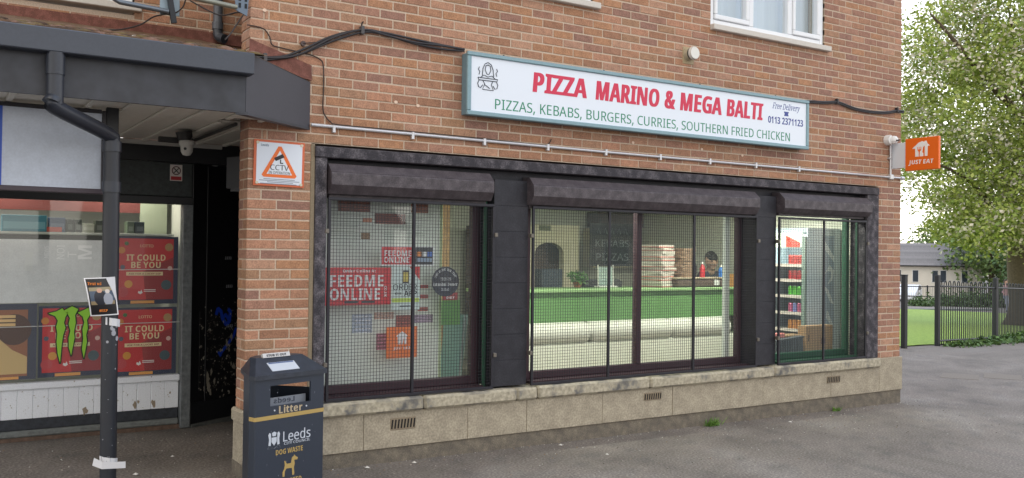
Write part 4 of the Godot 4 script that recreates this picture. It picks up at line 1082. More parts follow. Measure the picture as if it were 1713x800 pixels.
# ---------------------------------------------------------------- figures: capsules joined by a smooth minimum, meshed as surface nets
func sdf_mesh(bones: Array, cell: float, blend: float, g: Geo, tint: Callable) -> void:
	var lo := Vector3.ONE * 1e9
	var hi := -lo
	for b in bones:
		for q in [[b[0], b[1]], [b[2], b[3]]]:
			lo = lo.min(q[0] - Vector3.ONE * (q[1] + cell * 2)); hi = hi.max(q[0] + Vector3.ONE * (q[1] + cell * 2))
	var nx := int((hi.x - lo.x) / cell) + 2
	var ny := int((hi.y - lo.y) / cell) + 2
	var nz := int((hi.z - lo.z) / cell) + 2
	var f := PackedFloat32Array()
	f.resize(nx * ny * nz); f.fill(9.0)
	for b in bones:
		var mr: float = max(b[1], b[3]) + blend + cell * 2
		var b0: Vector3 = (b[0] as Vector3).min(b[2]) - Vector3.ONE * mr - lo
		var b1: Vector3 = (b[0] as Vector3).max(b[2]) + Vector3.ONE * mr - lo
		var ab: Vector3 = b[2] - b[0]
		var l2: float = max(ab.length_squared(), 1e-8)
		for z in range(max(0, int(b0.z / cell)), min(nz, int(b1.z / cell) + 1)):
			for y in range(max(0, int(b0.y / cell)), min(ny, int(b1.y / cell) + 1)):
				for x in range(max(0, int(b0.x / cell)), min(nx, int(b1.x / cell) + 1)):
					var p := lo + V(x, y, z) * cell
					var h: float = clamp((p - b[0]).dot(ab) / l2, 0.0, 1.0)
					var d: float = (p - b[0] - ab * h).length() - lerp(b[1], b[3], h)
					var i := (z * ny + y) * nx + x
					var e := f[i]
					var k: float = max(blend - absf(d - e), 0.0) / blend
					f[i] = min(d, e) - k * k * blend * 0.25
	var vert := {}
	var grad := func(p: Vector3) -> Vector3:
		var q := (p - lo) / cell
		var x: int = clamp(int(q.x + 0.5), 1, nx - 2)
		var y: int = clamp(int(q.y + 0.5), 1, ny - 2)
		var z: int = clamp(int(q.z + 0.5), 1, nz - 2)
		var i := (z * ny + y) * nx + x
		return V(f[i + 1] - f[i - 1], f[i + nx] - f[i - nx], f[i + nx * ny] - f[i - nx * ny]).normalized()
	for z in nz - 1:
		for y in ny - 1:
			for x in nx - 1:
				var i := (z * ny + y) * nx + x
				var s := 0
				for k in 8:
					if f[i + (k & 1) + (nx if k & 2 else 0) + (nx * ny if k & 4 else 0)] < 0.0: s += 1
				if s == 0 or s == 8: continue
				var acc := Vector3.ZERO
				var cnt := 0
				for ed in [[0, 1], [2, 3], [4, 5], [6, 7], [0, 2], [1, 3], [4, 6], [5, 7], [0, 4], [1, 5], [2, 6], [3, 7]]:
					var o0: int = ed[0]
					var o1: int = ed[1]
					var f0 := f[i + (o0 & 1) + (nx if o0 & 2 else 0) + (nx * ny if o0 & 4 else 0)]
					var f1 := f[i + (o1 & 1) + (nx if o1 & 2 else 0) + (nx * ny if o1 & 4 else 0)]
					if (f0 < 0.0) != (f1 < 0.0):
						var w := f0 / (f0 - f1)
						acc += V(o0 & 1, (o0 >> 1) & 1, o0 >> 2).lerp(V(o1 & 1, (o1 >> 1) & 1, o1 >> 2), w); cnt += 1
				vert[i] = lo + (V(x, y, z) + acc / cnt) * cell
	for i in vert:
		for ax in 3:
			var st: int = [1, nx, nx * ny][ax]
			var u: int = [nx, nx * ny, 1][ax]
			var w: int = [nx * ny, 1, nx][ax]
			if i + st >= f.size() or (f[i] < 0.0) == (f[i + st] < 0.0): continue
			if not (vert.has(i - u) and vert.has(i - w) and vert.has(i - u - w)): continue
			var q := [vert[i], vert[i - u], vert[i - u - w], vert[i - w]]
			if f[i] < 0.0: q = [q[0], q[3], q[2], q[1]]
			q.reverse()
			var nn := []
			for p in q: nn.append(grad.call(p))
			for k in [0, 2, 1, 0, 3, 2]:
				g.v.append(q[k]); g.n.append(nn[k]); g.c.append(tint.call(q[k]))

func head_bones(h: Vector3, fwd: Vector3) -> Array:
	var r := fwd.cross(Vector3.UP).normalized()
	return [[h + V(0, 0.035, 0) - fwd * 0.015, 0.082, h + V(0, 0.0, 0) + fwd * 0.012, 0.074], [h + V(0, -0.03, 0) + fwd * 0.03, 0.056, h + V(0, -0.075, 0) + fwd * 0.045, 0.034],
		[h + fwd * 0.086 + V(0, 0.012, 0), 0.009, h + fwd * 0.105 + V(0, -0.022, 0), 0.013], [h + r * 0.078 + V(0, 0.02, 0), 0.01, h + r * 0.082 + V(0, -0.025, 0), 0.009], [h - r * 0.078 + V(0, 0.02, 0), 0.01, h - r * 0.082 + V(0, -0.025, 0), 0.009],
		[h + V(0, -0.06, 0) - fwd * 0.015, 0.052, h + V(0, -0.14, 0) - fwd * 0.03, 0.056]]
func hand_bones(wrist: Vector3, d: Vector3, side: Vector3) -> Array:
	var o := []
	d = d.normalized()
	var s := side.normalized()
	var dn := d.cross(s).normalized()
	o.append([wrist, 0.026, wrist + d * 0.05, 0.028]); o.append([wrist + d * 0.03 - s * 0.022, 0.02, wrist + d * 0.075 - s * 0.028, 0.016]); o.append([wrist + d * 0.03 + s * 0.022, 0.02, wrist + d * 0.075 + s * 0.028, 0.016])
	for i in 4:
		var k := wrist + d * 0.085 + s * (i - 1.5) * 0.021
		var l: float = [0.032, 0.038, 0.036, 0.028][i]
		var m := k + d * l + dn * 0.008
		o.append([k - d * 0.015, 0.0095, m, 0.009]); o.append([m, 0.009, m + d * l * 0.8 + dn * 0.022, 0.008])
	var tbase := wrist + d * 0.03 + s * 0.035
	o.append([tbase, 0.013, tbase + s * 0.025 + d * 0.03, 0.011]); o.append([tbase + s * 0.025 + d * 0.03, 0.011, tbase + s * 0.03 + d * 0.06, 0.009])
	return o

# ---------------------------------------------------------------- inside the takeaway
func interior() -> void:
	var cream := M(C8(220, 221, 206), 0.75, 0, "soft", 1.0)
	structure("room_floor", bx(0.62, 7.03, 0.1, 0.2, -4.6, -0.32), M(C8(170, 162, 146), 0.5, 0, "blotch", 1.0))
	structure("room_ceiling", bx(0.62, 7.03, 2.72, 2.85, -4.6, -0.32), M(C8(220, 218, 208), 0.8))
	var w := Geo.new()
	w.box(V(0.6, 0.1, -4.7), V(7.03, 2.8, -4.6)); w.box(V(-0.06, 0.1, -0.6), V(-0.02, 2.8, -0.32)); w.box(V(-0.06, 0.1, -0.66), V(0.6, 2.8, -0.6)); w.box(V(0.6, 0.1, -4.6), V(0.66, 2.8, -0.6)); w.box(V(6.97, 0.1, -4.6), V(7.02, 2.8, -0.32))
	w.box(V(0.0, 0.1, -0.36), V(7.0, 0.53, -0.27)); w.box(V(0.0, 2.36, -0.36), V(7.0, 2.8, -0.27))
	structure("room_walls", w, cream)
	for x in [2.5, 5.5]:
		var l := thing("ceiling_light", "fluorescent batten on the takeaway ceiling %s" % ("above the leftmost window side" if x < 3 else "above the serving counter"), "light", V(x, 2.68, -0.8), 0.0, "ceiling lights in the takeaway")
		part(l, "housing", bx(x - 0.7, x + 0.7, 2.66, 2.715, -0.86, -0.74), M(C8(220, 220, 216), 0.5))
		part(l, "tube", tb([V(x - 0.66, 2.64, -0.8), V(x + 0.66, 2.64, -0.8)], 0.019, 10), glow(Color(0.98, 1.0, 0.93), 4.0))
		var al := AreaLight3D.new()
		al.area_size = Vector2(1.3, 0.08); al.light_energy = 4.6; al.light_color = Color(0.98, 1.0, 0.93); al.shadow_enabled = true; al.area_range = 12.0
		al.position = V(x, 2.61, -0.8) - l.position; al.rotation_degrees = V(-90, 0, 0)
		l.add_child(al)
	# serving counter: cream base, padded roll, green front and top
	var c := thing("serving_counter", "long serving counter with green top and front over a cream padded base", "counter", V(4.7, 0.2, -1.9))
	part(c, "base", cbx(2.6, 6.98, 0.2, 0.70, -2.25, -1.60, 0.01), M(C8(228, 228, 214), 0.6, 0, "soft", 1.2))
	for s in [[2.6, 3.85], [3.855, 5.1], [5.105, 6.1]]:
		var g := Geo.new()
		g.tube([V(s[0], 0.81, -1.69), V(s[0] + 0.03, 0.81, -1.69), V(s[1] - 0.04, 0.81, -1.69), V(s[1], 0.81, -1.69)], [0.06, 0.125, 0.125, 0.06], 18); part(c, "padded_roll", g, M(C8(208, 207, 197), 0.5))
	part(c, "green_front", cbx(2.6, 6.98, 0.93, 1.27, -2.2, -1.74, 0.006), M(C8(100, 144, 84), 0.5, 0, "soft", 0.8))
	part(c, "counter_top", cbx(2.58, 6.98, 1.271, 1.305, -2.3, -1.69, 0.008), M(C8(146, 182, 124), 0.4))
	var ov := thing("pizza_oven", "cream pizza oven with a dark brown arched mouth at the back wall", "oven", V(4.5, 0.2, -3.6))
	var face := Geo.new()
	var poly := PackedVector2Array([Vector2(3.7, 0.9), Vector2(4.27, 0.9), Vector2(4.27, 1.72)])
	for k in 9: poly.append(Vector2(4.505 - 0.235 * cos(PI * k / 8.0), 1.72 + 0.14 * sin(PI * k / 8.0)))
	for q in [Vector2(4.74, 1.72), Vector2(4.74, 0.9), Vector2(5.0, 0.9), Vector2(5.0, 2.1), Vector2(3.7, 2.1)]: poly.append(q)
	face.prism(poly, -3.5, -3.4); part(ov, "facade", face, M(C8(204, 196, 168), 0.7, 0, "soft", 2.0))
	part(ov, "chamber", bx(3.72, 4.98, 0.9, 2.08, -4.3, -3.75), M(C8(92, 70, 56), 0.8, 0, "blotch", 3.0))
	part(ov, "stand", bx(3.75, 4.95, 0.2, 0.895, -4.2, -3.45), M(C8(90, 96, 104), 0.4, 0.5))
	part(ov, "shelf_tray", cbx(4.4, 4.74, 1.24, 1.5, -3.6, -3.41, 0.01), M(C8(62, 74, 88), 0.5))
	part(ov, "plaque", bx(4.34, 4.52, 2.02, 2.09, -3.399, -3.392), M(C8(92, 96, 66), 0.6))
	var cb := thing("chalkboard", "black chalk menu board hanging behind the counter in the wide window", "menu board", V(5.52, 1.56, -3.3))
	part(cb, "frame", cbx(5.13, 5.92, 1.54, 2.14, -3.335, -3.31, 0.005), M(C8(40, 38, 36), 0.6))
	part(cb, "slate", bx(5.155, 5.895, 1.565, 2.115, -3.31, -3.305), M(C8(22, 25, 27), 0.8, 0, "blotch", 3.0))
	var chalk := M(C8(112, 116, 114), 0.9)
	text(cb, "KEBABS", V(5.52, 1.86, -3.3045), 0.6, 0.1, chalk, "regular"); text(cb, "PIZZAS", V(5.52, 1.67, -3.3045), 0.58, 0.1, chalk, "regular")
	for k in 5: part(cb, "chalk_scrawl", tb([V(5.24 + k * 0.12, 2.0, -3.302), V(5.27 + k * 0.12, 2.07, -3.302), V(5.3 + k * 0.12, 1.99, -3.302)], 0.006, 5), chalk)
	for x in [5.3, 5.75]: part(cb, "hook", tb([V(x, 2.14, -3.31), V(x, 2.2, -3.31)], 0.006, 5), M(C8(60, 58, 56), 0.6))
	var sc := thing("counter_stand", "small clear acrylic stand with pale edges on the green counter", "stand", V(4.42, 1.305, -2.05))
	part(sc, "sheet", bx(4.30, 4.53, 1.33, 1.56, -2.06, -2.052), glass(0.25))
	for x in [4.30, 4.53]: part(sc, "edge", tb([V(x, 1.31, -2.055), V(x - 0.008, 1.58, -2.055)], 0.008, 6), M(C8(208, 206, 200), 0.4))
	part(sc, "foot", cbx(4.28, 4.56, 1.306, 1.325, -2.12, -2.0, 0.004), M(C8(200, 200, 196), 0.4))
	var kb := thing("till_tray", "dark till drawer lying on the counter behind the clear stand", "till", V(4.4, 1.305, -2.22))
	part(kb, "body", cbx(4.15, 4.75, 1.306, 1.38, -2.3, -2.14, 0.01), M(C8(52, 50, 56), 0.5)); part(kb, "lid", cbx(4.17, 4.73, 1.38, 1.4, -2.29, -2.16, 0.006), M(C8(72, 74, 80), 0.5))
	var pl := thing("pot_plant", "small green pot plant on the counter left of the chalkboard", "plant", V(4.02, 1.305, -2.1))
	var lf := Geo.new()
	for i in 160:
		lf.col = [Color(0.06, 0.17, 0.03), Color(0.09, 0.22, 0.04), Color(0.05, 0.12, 0.03)][i % 3]
		lf.leaf(V(4.02, 1.44, -2.1) + V(rng.randf_range(-0.1, 0.1), rng.randf_range(-0.07, 0.06), rng.randf_range(-0.08, 0.08)), 0.05, rng)
	part(pl, "foliage", lf, M(Color(1, 1, 1), 0.6, 0, "", 1, 0, true)); var pot := Geo.new()
	pot.lathe([Vector2(0.04, 1.306), Vector2(0.055, 1.37), Vector2(0.045, 1.372)], 12, Transform3D(Basis(), V(4.02, 0, -2.1))); part(pl, "pot", pot, M(C8(120, 74, 54), 0.8))
	# pizza boxes, every box of both stacks
	var wb := M(C8(214, 206, 196), 0.8, 0, "grain", 3.0)
	var kr := M(C8(150, 122, 100), 0.85, 0, "grain", 3.0)
	for s in 2:
		for k in 13 - s:
			var g := Geo.new()
			var a := 0.35 + rng.randf_range(-0.12, 0.12)
			var at := V([5.17, 5.56][s] + rng.randf_range(-0.03, 0.03), 1.3055 + k * 0.041, [-1.98, -2.02][s])
			var t := thing("pizza_box", "%s pizza box, %s from the bottom of the %s stack on the counter" % [["white", "brown cardboard"][s], ["first", "second", "third", "fourth", "fifth", "sixth", "seventh", "eighth", "ninth", "tenth", "eleventh", "twelfth", "thirteenth"][k], ["left", "right"][s]], "box", at, a, "pizza boxes stacked on the counter")
			g.cham(V(0.34, 0.039, 0.34), 0.003, Transform3D(Basis(), V(0, 0.0205, 0))); part(t, "box", g, wb if s == 0 else kr)
			if s == 0 and k % 3 != 1:
				var r := Geo.new()
				r.box(V(-0.171, 0.006, -0.171), V(0.171, 0.016, 0.171)); part(t, "red_band", r, M(C8(196, 110, 100), 0.8))
	var tr := thing("delivery_bag", "flat brown insulated delivery bag with white label on counter edge", "bag", V(5.75, 1.305, -1.85))
	part(tr, "body", cbx(5.3, 6.2, 1.306, 1.41, -1.96, -1.74, 0.02), M(C8(96, 78, 68), 0.8, 0, "blotch", 3.0)); part(tr, "flap", cbx(5.29, 6.21, 1.412, 1.43, -1.97, -1.73, 0.008), M(C8(186, 170, 146), 0.8)); part(tr, "label", bx(5.93, 6.02, 1.33, 1.40, -1.74, -1.737), M(C8(210, 210, 206), 0.7))
	single("carton", "small tan carton at the right end of the green counter", "box", cbx(6.22, 6.36, 1.306, 1.47, -1.9, -1.75, 0.004), M(C8(178, 128, 72), 0.85), V(6.29, 1.306, -1.82))
	var bottle := func(label: String, x: float, z: float, y: float, h: float, col: Color):
		var t := thing("sauce_bottle", label, "bottle", V(x, y, z), 0.0, "bottles on the counter")
		var g := Geo.new()
		g.lathe([Vector2(0.001, y), Vector2(0.034, y), Vector2(0.036, y + h * 0.55), Vector2(0.02, y + h * 0.75), Vector2(0.012, y + h * 0.82)], 12, Transform3D(Basis(), V(x, 0, z))); part(t, "body", g, M(col, 0.4))
		var k := Geo.new()
		k.lathe([Vector2(0.014, y + h * 0.82), Vector2(0.013, y + h), Vector2(0.001, y + h)], 10, Transform3D(Basis(), V(x, 0, z))); part(t, "cap", k, M(C8(220, 220, 214), 0.5))
	bottle.call("red sauce bottle on the delivery bag beside the person", 5.84, -1.86, 1.43, 0.2, C8(190, 30, 46))
	bottle.call("blue bottle right of the person on the delivery bag", 6.19, -1.88, 1.43, 0.16, C8(40, 110, 190))
	bottle.call("black bottle by the brown pizza boxes", 5.73, -1.9, 1.43, 0.26, C8(24, 26, 30))
	var sg := thing("back_shelf", "pale wall cupboard and dark shelf units on the back wall", "shelf", V(6.2, 2.0, -4.4))
	part(sg, "cupboard", cbx(5.95, 6.9, 1.5, 2.1, -4.58, -4.3, 0.01), M(C8(212, 200, 168), 0.7)); part(sg, "rack", cbx(6.0, 6.9, 2.13, 2.35, -4.55, -4.25, 0.01), M(C8(90, 76, 70), 0.7))
	single("partition_post", "pale vertical post inside the right edge of the wide window", "post", cbx(4.665, 4.735, 0.53, 2.36, -0.36, -0.31, 0.005), M(C8(208, 214, 210), 0.6), V(4.71, 0.53, -0.4))
	var dr := thing("inner_door", "tan wooden panel door inside behind the leftmost window", "door", V(2.3, 0.2, -2.6))
	part(dr, "leaf", cbx(1.7, 2.55, 0.2, 2.3, -2.66, -2.62, 0.005), M(C8(150, 116, 74), 0.6, 0, "blotch", 2.0))
	for y in [0.9, 1.75]: part(dr, "panel", cbx(1.82, 2.43, y - 0.35, y + 0.3, -2.62, -2.61, 0.008), M(C8(166, 130, 84), 0.6, 0, "blotch", 2.0))
	part(dr, "handle", tb([V(1.78, 1.2, -2.61), V(1.78, 1.2, -2.57), V(1.9, 1.2, -2.57)], 0.01, 8), M(C8(200, 196, 150), 0.3, 0.7))
	for k in 3:
		var g := Geo.new()
		g.boxt(V(0.012, 0.6, 0.2), Transform3D(Basis(Vector3.UP, 0.5) * Basis(Vector3.BACK, -0.13 - k * 0.03), V(1.42 + k * 0.03, 0.86, -0.5 - k * 0.02)))
		single("glass_sheet", "teal edged glass sheet leaning inside the leftmost window, %s of three" % ["nearest", "middle", "farthest"][k], "glass sheet", g, M([C8(110, 150, 146), C8(160, 164, 168), C8(130, 158, 154)][k], 0.3), V(1.36 + k * 0.035, 0.56, -0.5), "glass sheets leaning inside")
	person_inside()
	fridge()

func person_inside() -> void:
	var t := thing("person", "person in a dark navy top leaning on the counter behind the window grille", "person", V(6.62, 0.2, -2.9))
	var h := V(6.5, 1.625, -2.36)
	var fw := V(-0.35, -0.12, 0.92).normalized()
	var bones := [[V(6.68, 1.02, -2.88), 0.15, V(6.62, 1.2, -2.7), 0.15], [V(6.62, 1.2, -2.7), 0.15, V(6.57, 1.38, -2.52), 0.14], [V(6.43, 1.42, -2.44), 0.075, V(6.72, 1.42, -2.52), 0.075], [V(6.57, 1.42, -2.48), 0.07, h + V(0.01, -0.1, -0.03), 0.055],
		[V(6.41, 1.42, -2.44), 0.065, V(6.24, 1.33, -2.3), 0.048], [V(6.24, 1.335, -2.3), 0.047, V(6.38, 1.35, -2.1), 0.032], [V(6.74, 1.42, -2.52), 0.065, V(6.84, 1.34, -2.32), 0.048], [V(6.84, 1.34, -2.32), 0.047, V(6.66, 1.36, -2.12), 0.032],
		[V(6.6, 0.98, -2.86), 0.105, V(6.58, 0.62, -2.84), 0.075], [V(6.58, 0.62, -2.84), 0.072, V(6.58, 0.28, -2.9), 0.045], [V(6.76, 0.98, -2.9), 0.105, V(6.76, 0.62, -2.88), 0.075], [V(6.76, 0.62, -2.88), 0.072, V(6.76, 0.28, -2.94), 0.045], [V(6.58, 0.25, -2.9), 0.045, V(6.55, 0.235, -2.72), 0.035], [V(6.76, 0.25, -2.94), 0.045, V(6.74, 0.235, -2.76), 0.035]]
	var skin := Color(0.45, 0.28, 0.2)
	var g := Geo.new()
	sdf_mesh(bones, 0.022, 0.05, g, func(p: Vector3) -> Color:
		if p.y > 1.49: return skin
		if p.z > -2.2 and p.y < 1.42: return skin
		if p.y < 1.0: return Color(0.03, 0.03, 0.035)
		return Color(0.022, 0.028, 0.06))
	sdf_mesh(head_bones(h, fw), 0.011, 0.03, g, func(p: Vector3) -> Color:
		var d := p - h
		if absf(d.y + 0.052) < 0.007 and d.dot(fw) > 0.06: return Color(0.22, 0.08, 0.07)
		return skin)
	for s in [[V(6.38, 1.35, -2.1), V(0.7, 0, 0.7)], [V(6.66, 1.36, -2.12), V(-0.75, 0, 0.65)]]:
		sdf_mesh(hand_bones(s[0], s[1], V(s[1].z, 0, -s[1].x) * (1.0 if s[1].x > 0 else -1.0)), 0.007, 0.012, g, func(_p): return skin)
	part(t, "body", g, M(Color(1, 1, 1), 0.75, 0, "", 1, 0, true))
	var hr := Geo.new()
	sdf_mesh([[h + V(0, 0.06, 0) - fw * 0.03, 0.083, h + V(0, 0.055, 0) + fw * 0.03, 0.07], [h + V(0, 0.02, 0) - fw * 0.05, 0.07, h + V(0, -0.04, 0) - fw * 0.05, 0.055]], 0.012, 0.03, hr, func(_p): return Color(0.02, 0.016, 0.014))
	part(t, "hair", hr, M(Color(1, 1, 1), 0.7, 0, "", 1, 0, true))
	var r := fw.cross(Vector3.UP).normalized()
	for sg in [-1, 1]:
		var e := Geo.new()
		e.lathe([Vector2(0.001, -0.008), Vector2(0.01, 0), Vector2(0.001, 0.008)], 8, Transform3D(Basis(), h + fw * 0.084 + r * 0.031 * sg + V(0, 0.014, 0))); part(t, "eye", e, M(C8(40, 30, 28), 0.3))

func fridge() -> void:
	var t := thing("drinks_fridge", "tall blue grey drinks fridge with lit shelves behind the corner window", "fridge", V(6.6, 0.2, -1.0))
	var grey := M(C8(150, 162, 172), 0.45)
	part(t, "side_panel", cbx(6.34, 6.95, 0.2, 2.06, -0.625, -0.6, 0.004), M(C8(212, 226, 238), 0.4, 0, "soft", 1.0))
	part(t, "back_panel", bx(6.93, 6.96, 0.2, 2.06, -1.25, -0.626), grey)
	part(t, "side_panel", bx(6.34, 6.95, 0.2, 2.06, -1.275, -1.25), grey)
	part(t, "top", bx(6.34, 6.95, 2.0, 2.06, -1.249, -0.627), grey)
	part(t, "base", bx(6.34, 6.92, 0.2, 0.62, -1.249, -0.627), M(C8(60, 66, 74), 0.5))
	part(t, "door_frame", cbx(6.30, 6.338, 0.62, 1.96, -0.665, -0.605, 0.006), M(C8(120, 138, 132), 0.4)); part(t, "door_frame", cbx(6.30, 6.338, 0.62, 1.96, -1.27, -1.22, 0.006), M(C8(120, 138, 132), 0.4))
	var hd := Geo.new()
	hd.box(V(6.305, 1.82, -1.22), V(6.335, 2.0, -0.665)); part(t, "header", hd, glow(C8(206, 222, 196), 0.55))
	part(t, "header_flash", _slab([V(6.304, 1.825, -0.90), V(6.304, 1.825, -0.68), V(6.304, 1.88, -0.68), V(6.304, 1.97, -0.90)], 0.002), M(C8(196, 70, 56), 0.5))
	# sweeping white strokes on the side panel
	var wht := M(C8(222, 230, 238), 0.5)
	for q in [[[-0.08, 0.55], [0.1, 0.35], [0.11, 0.27], [-0.08, 0.44]], [[-0.1, 0.1], [0.02, 0.24], [0.1, 0.18], [0.08, 0.06], [-0.02, 0.0], [0.05, 0.1], [0.05, 0.16], [-0.02, 0.17]], [[-0.1, 0.0], [0.04, -0.22], [0.11, -0.24], [0.0, -0.06]], [[-0.02, -0.3], [0.1, -0.5], [0.07, -0.52], [-0.04, -0.4]]]:
		flat(t, "swirl", q, V(6.72, 1.37, -0.6), wht)
	flat(t, "dark_band", [[-0.09, -0.74], [0.11, -0.74], [0.11, 0.6], [-0.09, 0.6]], V(6.72, 1.37, -0.6005), M(C8(158, 176, 198), 0.5))
	var la := thing("fridge_light", "white strip light inside the drinks fridge", "light", V(6.4, 1.8, -0.95))
	part(la, "tube", tb([V(6.40, 1.97, -1.2), V(6.40, 1.97, -0.68)], 0.012, 8), glow(Color(0.95, 1.0, 0.95), 3.0))
	var al := AreaLight3D.new()
	al.area_size = Vector2(0.05, 0.5); al.light_energy = 0.5; al.light_color = Color(0.95, 1.0, 0.95); al.shadow_enabled = true
	al.position = V(6.40, 1.95, -0.94) - la.position; al.rotation_degrees = V(-90, 0, 0); la.add_child(al)
	var rows := [[1.63, C8(190, 54, 46), "red carton"], [1.445, C8(176, 40, 44), "dark red can"], [1.25, C8(86, 176, 52), "green can"], [1.045, C8(120, 128, 190), "blue and pink can"], [0.84, C8(196, 130, 60), "orange can"]]
	for ri in rows.size():
		var r = rows[ri]
		part(t, "shelf", bx(6.345, 6.92, r[0] - 0.03, r[0] - 0.018, -1.245, -0.63), M(C8(196, 200, 200), 0.4)); part(t, "price_rail", bx(6.333, 6.344, r[0] - 0.045, r[0] - 0.008, -1.215, -0.67), M(C8(206, 196, 190), 0.5))
		for k in 4:
			var z := -0.695 - k * 0.068
			var at := V(6.40, r[0] - 0.018, z)
			var cn := thing("drink_can", "%s, %s fridge shelf down, %s can from the window" % [r[2], ["first", "second", "third", "fourth", "fifth"][ri], ["first", "second", "third", "fourth", "fifth", "sixth", "seventh", "eighth"][k]], "can", at, 0.0, "cans on the fridge shelves")
			var g := Geo.new()
			g.lathe([Vector2(0.022, 0.0), Vector2(0.031, 0.008), Vector2(0.031, 0.105), Vector2(0.025, 0.117)], 12, Transform3D(Basis(), at))
			var cc: Color = r[1]
			if ri == 3 and k % 2 == 1: cc = C8(190, 90, 130)
			part(cn, "body", g, M(cc, 0.35, 0.2))
			part(cn, "lid", tb([at + V(0, 0.116, 0), at + V(0, 0.119, 0)], 0.025, 12), M(C8(190, 192, 194), 0.3, 0.8))
	# goods on the window board
	var bxm := M(C8(178, 142, 102), 0.85, 0, "grain", 4.0)
	var b1 := thing("cardboard_box", "tall flat cardboard box standing in the corner window", "box", V(6.33, 0.56, -0.42), 0.0, "boxes in the corner window")
	part(b1, "box", cbx(6.08, 6.56, 0.563, 0.90, -0.52, -0.40, 0.004), bxm); part(b1, "flap_line", bx(6.30, 6.305, 0.57, 0.9, -0.4, -0.398), M(C8(138, 106, 74), 0.9)); part(b1, "print", bx(6.34, 6.42, 0.68, 0.75, -0.4, -0.398), M(C8(110, 78, 60), 0.9))
	part(b1, "hand_hole", bx(6.12, 6.135, 0.72, 0.8, -0.4, -0.397), M(C8(70, 52, 38), 0.9))
	var b2 := thing("cardboard_box", "lower cardboard box behind the black crate in the corner window", "box", V(5.9, 0.56, -0.5), 0.0, "boxes in the corner window")
	part(b2, "box", cbx(5.72, 6.07, 0.563, 0.80, -0.6, -0.44, 0.004), bxm); part(b2, "tape", bx(5.88, 5.92, 0.563, 0.802, -0.439, -0.437), M(C8(196, 168, 128), 0.6))
	var cr := thing("black_crate", "tilted black plastic crate with ribbed sides in the corner window", "crate", V(5.7, 0.56, -0.4))
	var tl := Basis(Vector3.BACK, 0.07)
	var pl := M(C8(46, 52, 60), 0.5)
	part(cr, "tray", _rot(tl, V(5.73, 0.675, -0.375), V(0.46, 0.18, 0.07)), pl)
	for k in 12: part(cr, "rib", _rot(tl, V(5.73 + tl.x.x * (k - 5.5) * 0.038, 0.675 + tl.x.y * (k - 5.5) * 0.038, -0.338), V(0.008, 0.16, 0.008)), M(C8(84, 92, 102), 0.5))
	part(cr, "rim", _rot(tl, V(5.725, 0.77, -0.37), V(0.48, 0.02, 0.085)), M(C8(62, 68, 76), 0.5))
	single("paper_packet", "red and white paper packet behind the tilted crate", "packet", cbx(5.56, 5.75, 0.78, 0.83, -0.5, -0.42, 0.006), M(C8(206, 120, 112), 0.7), V(5.65, 0.78, -0.46))

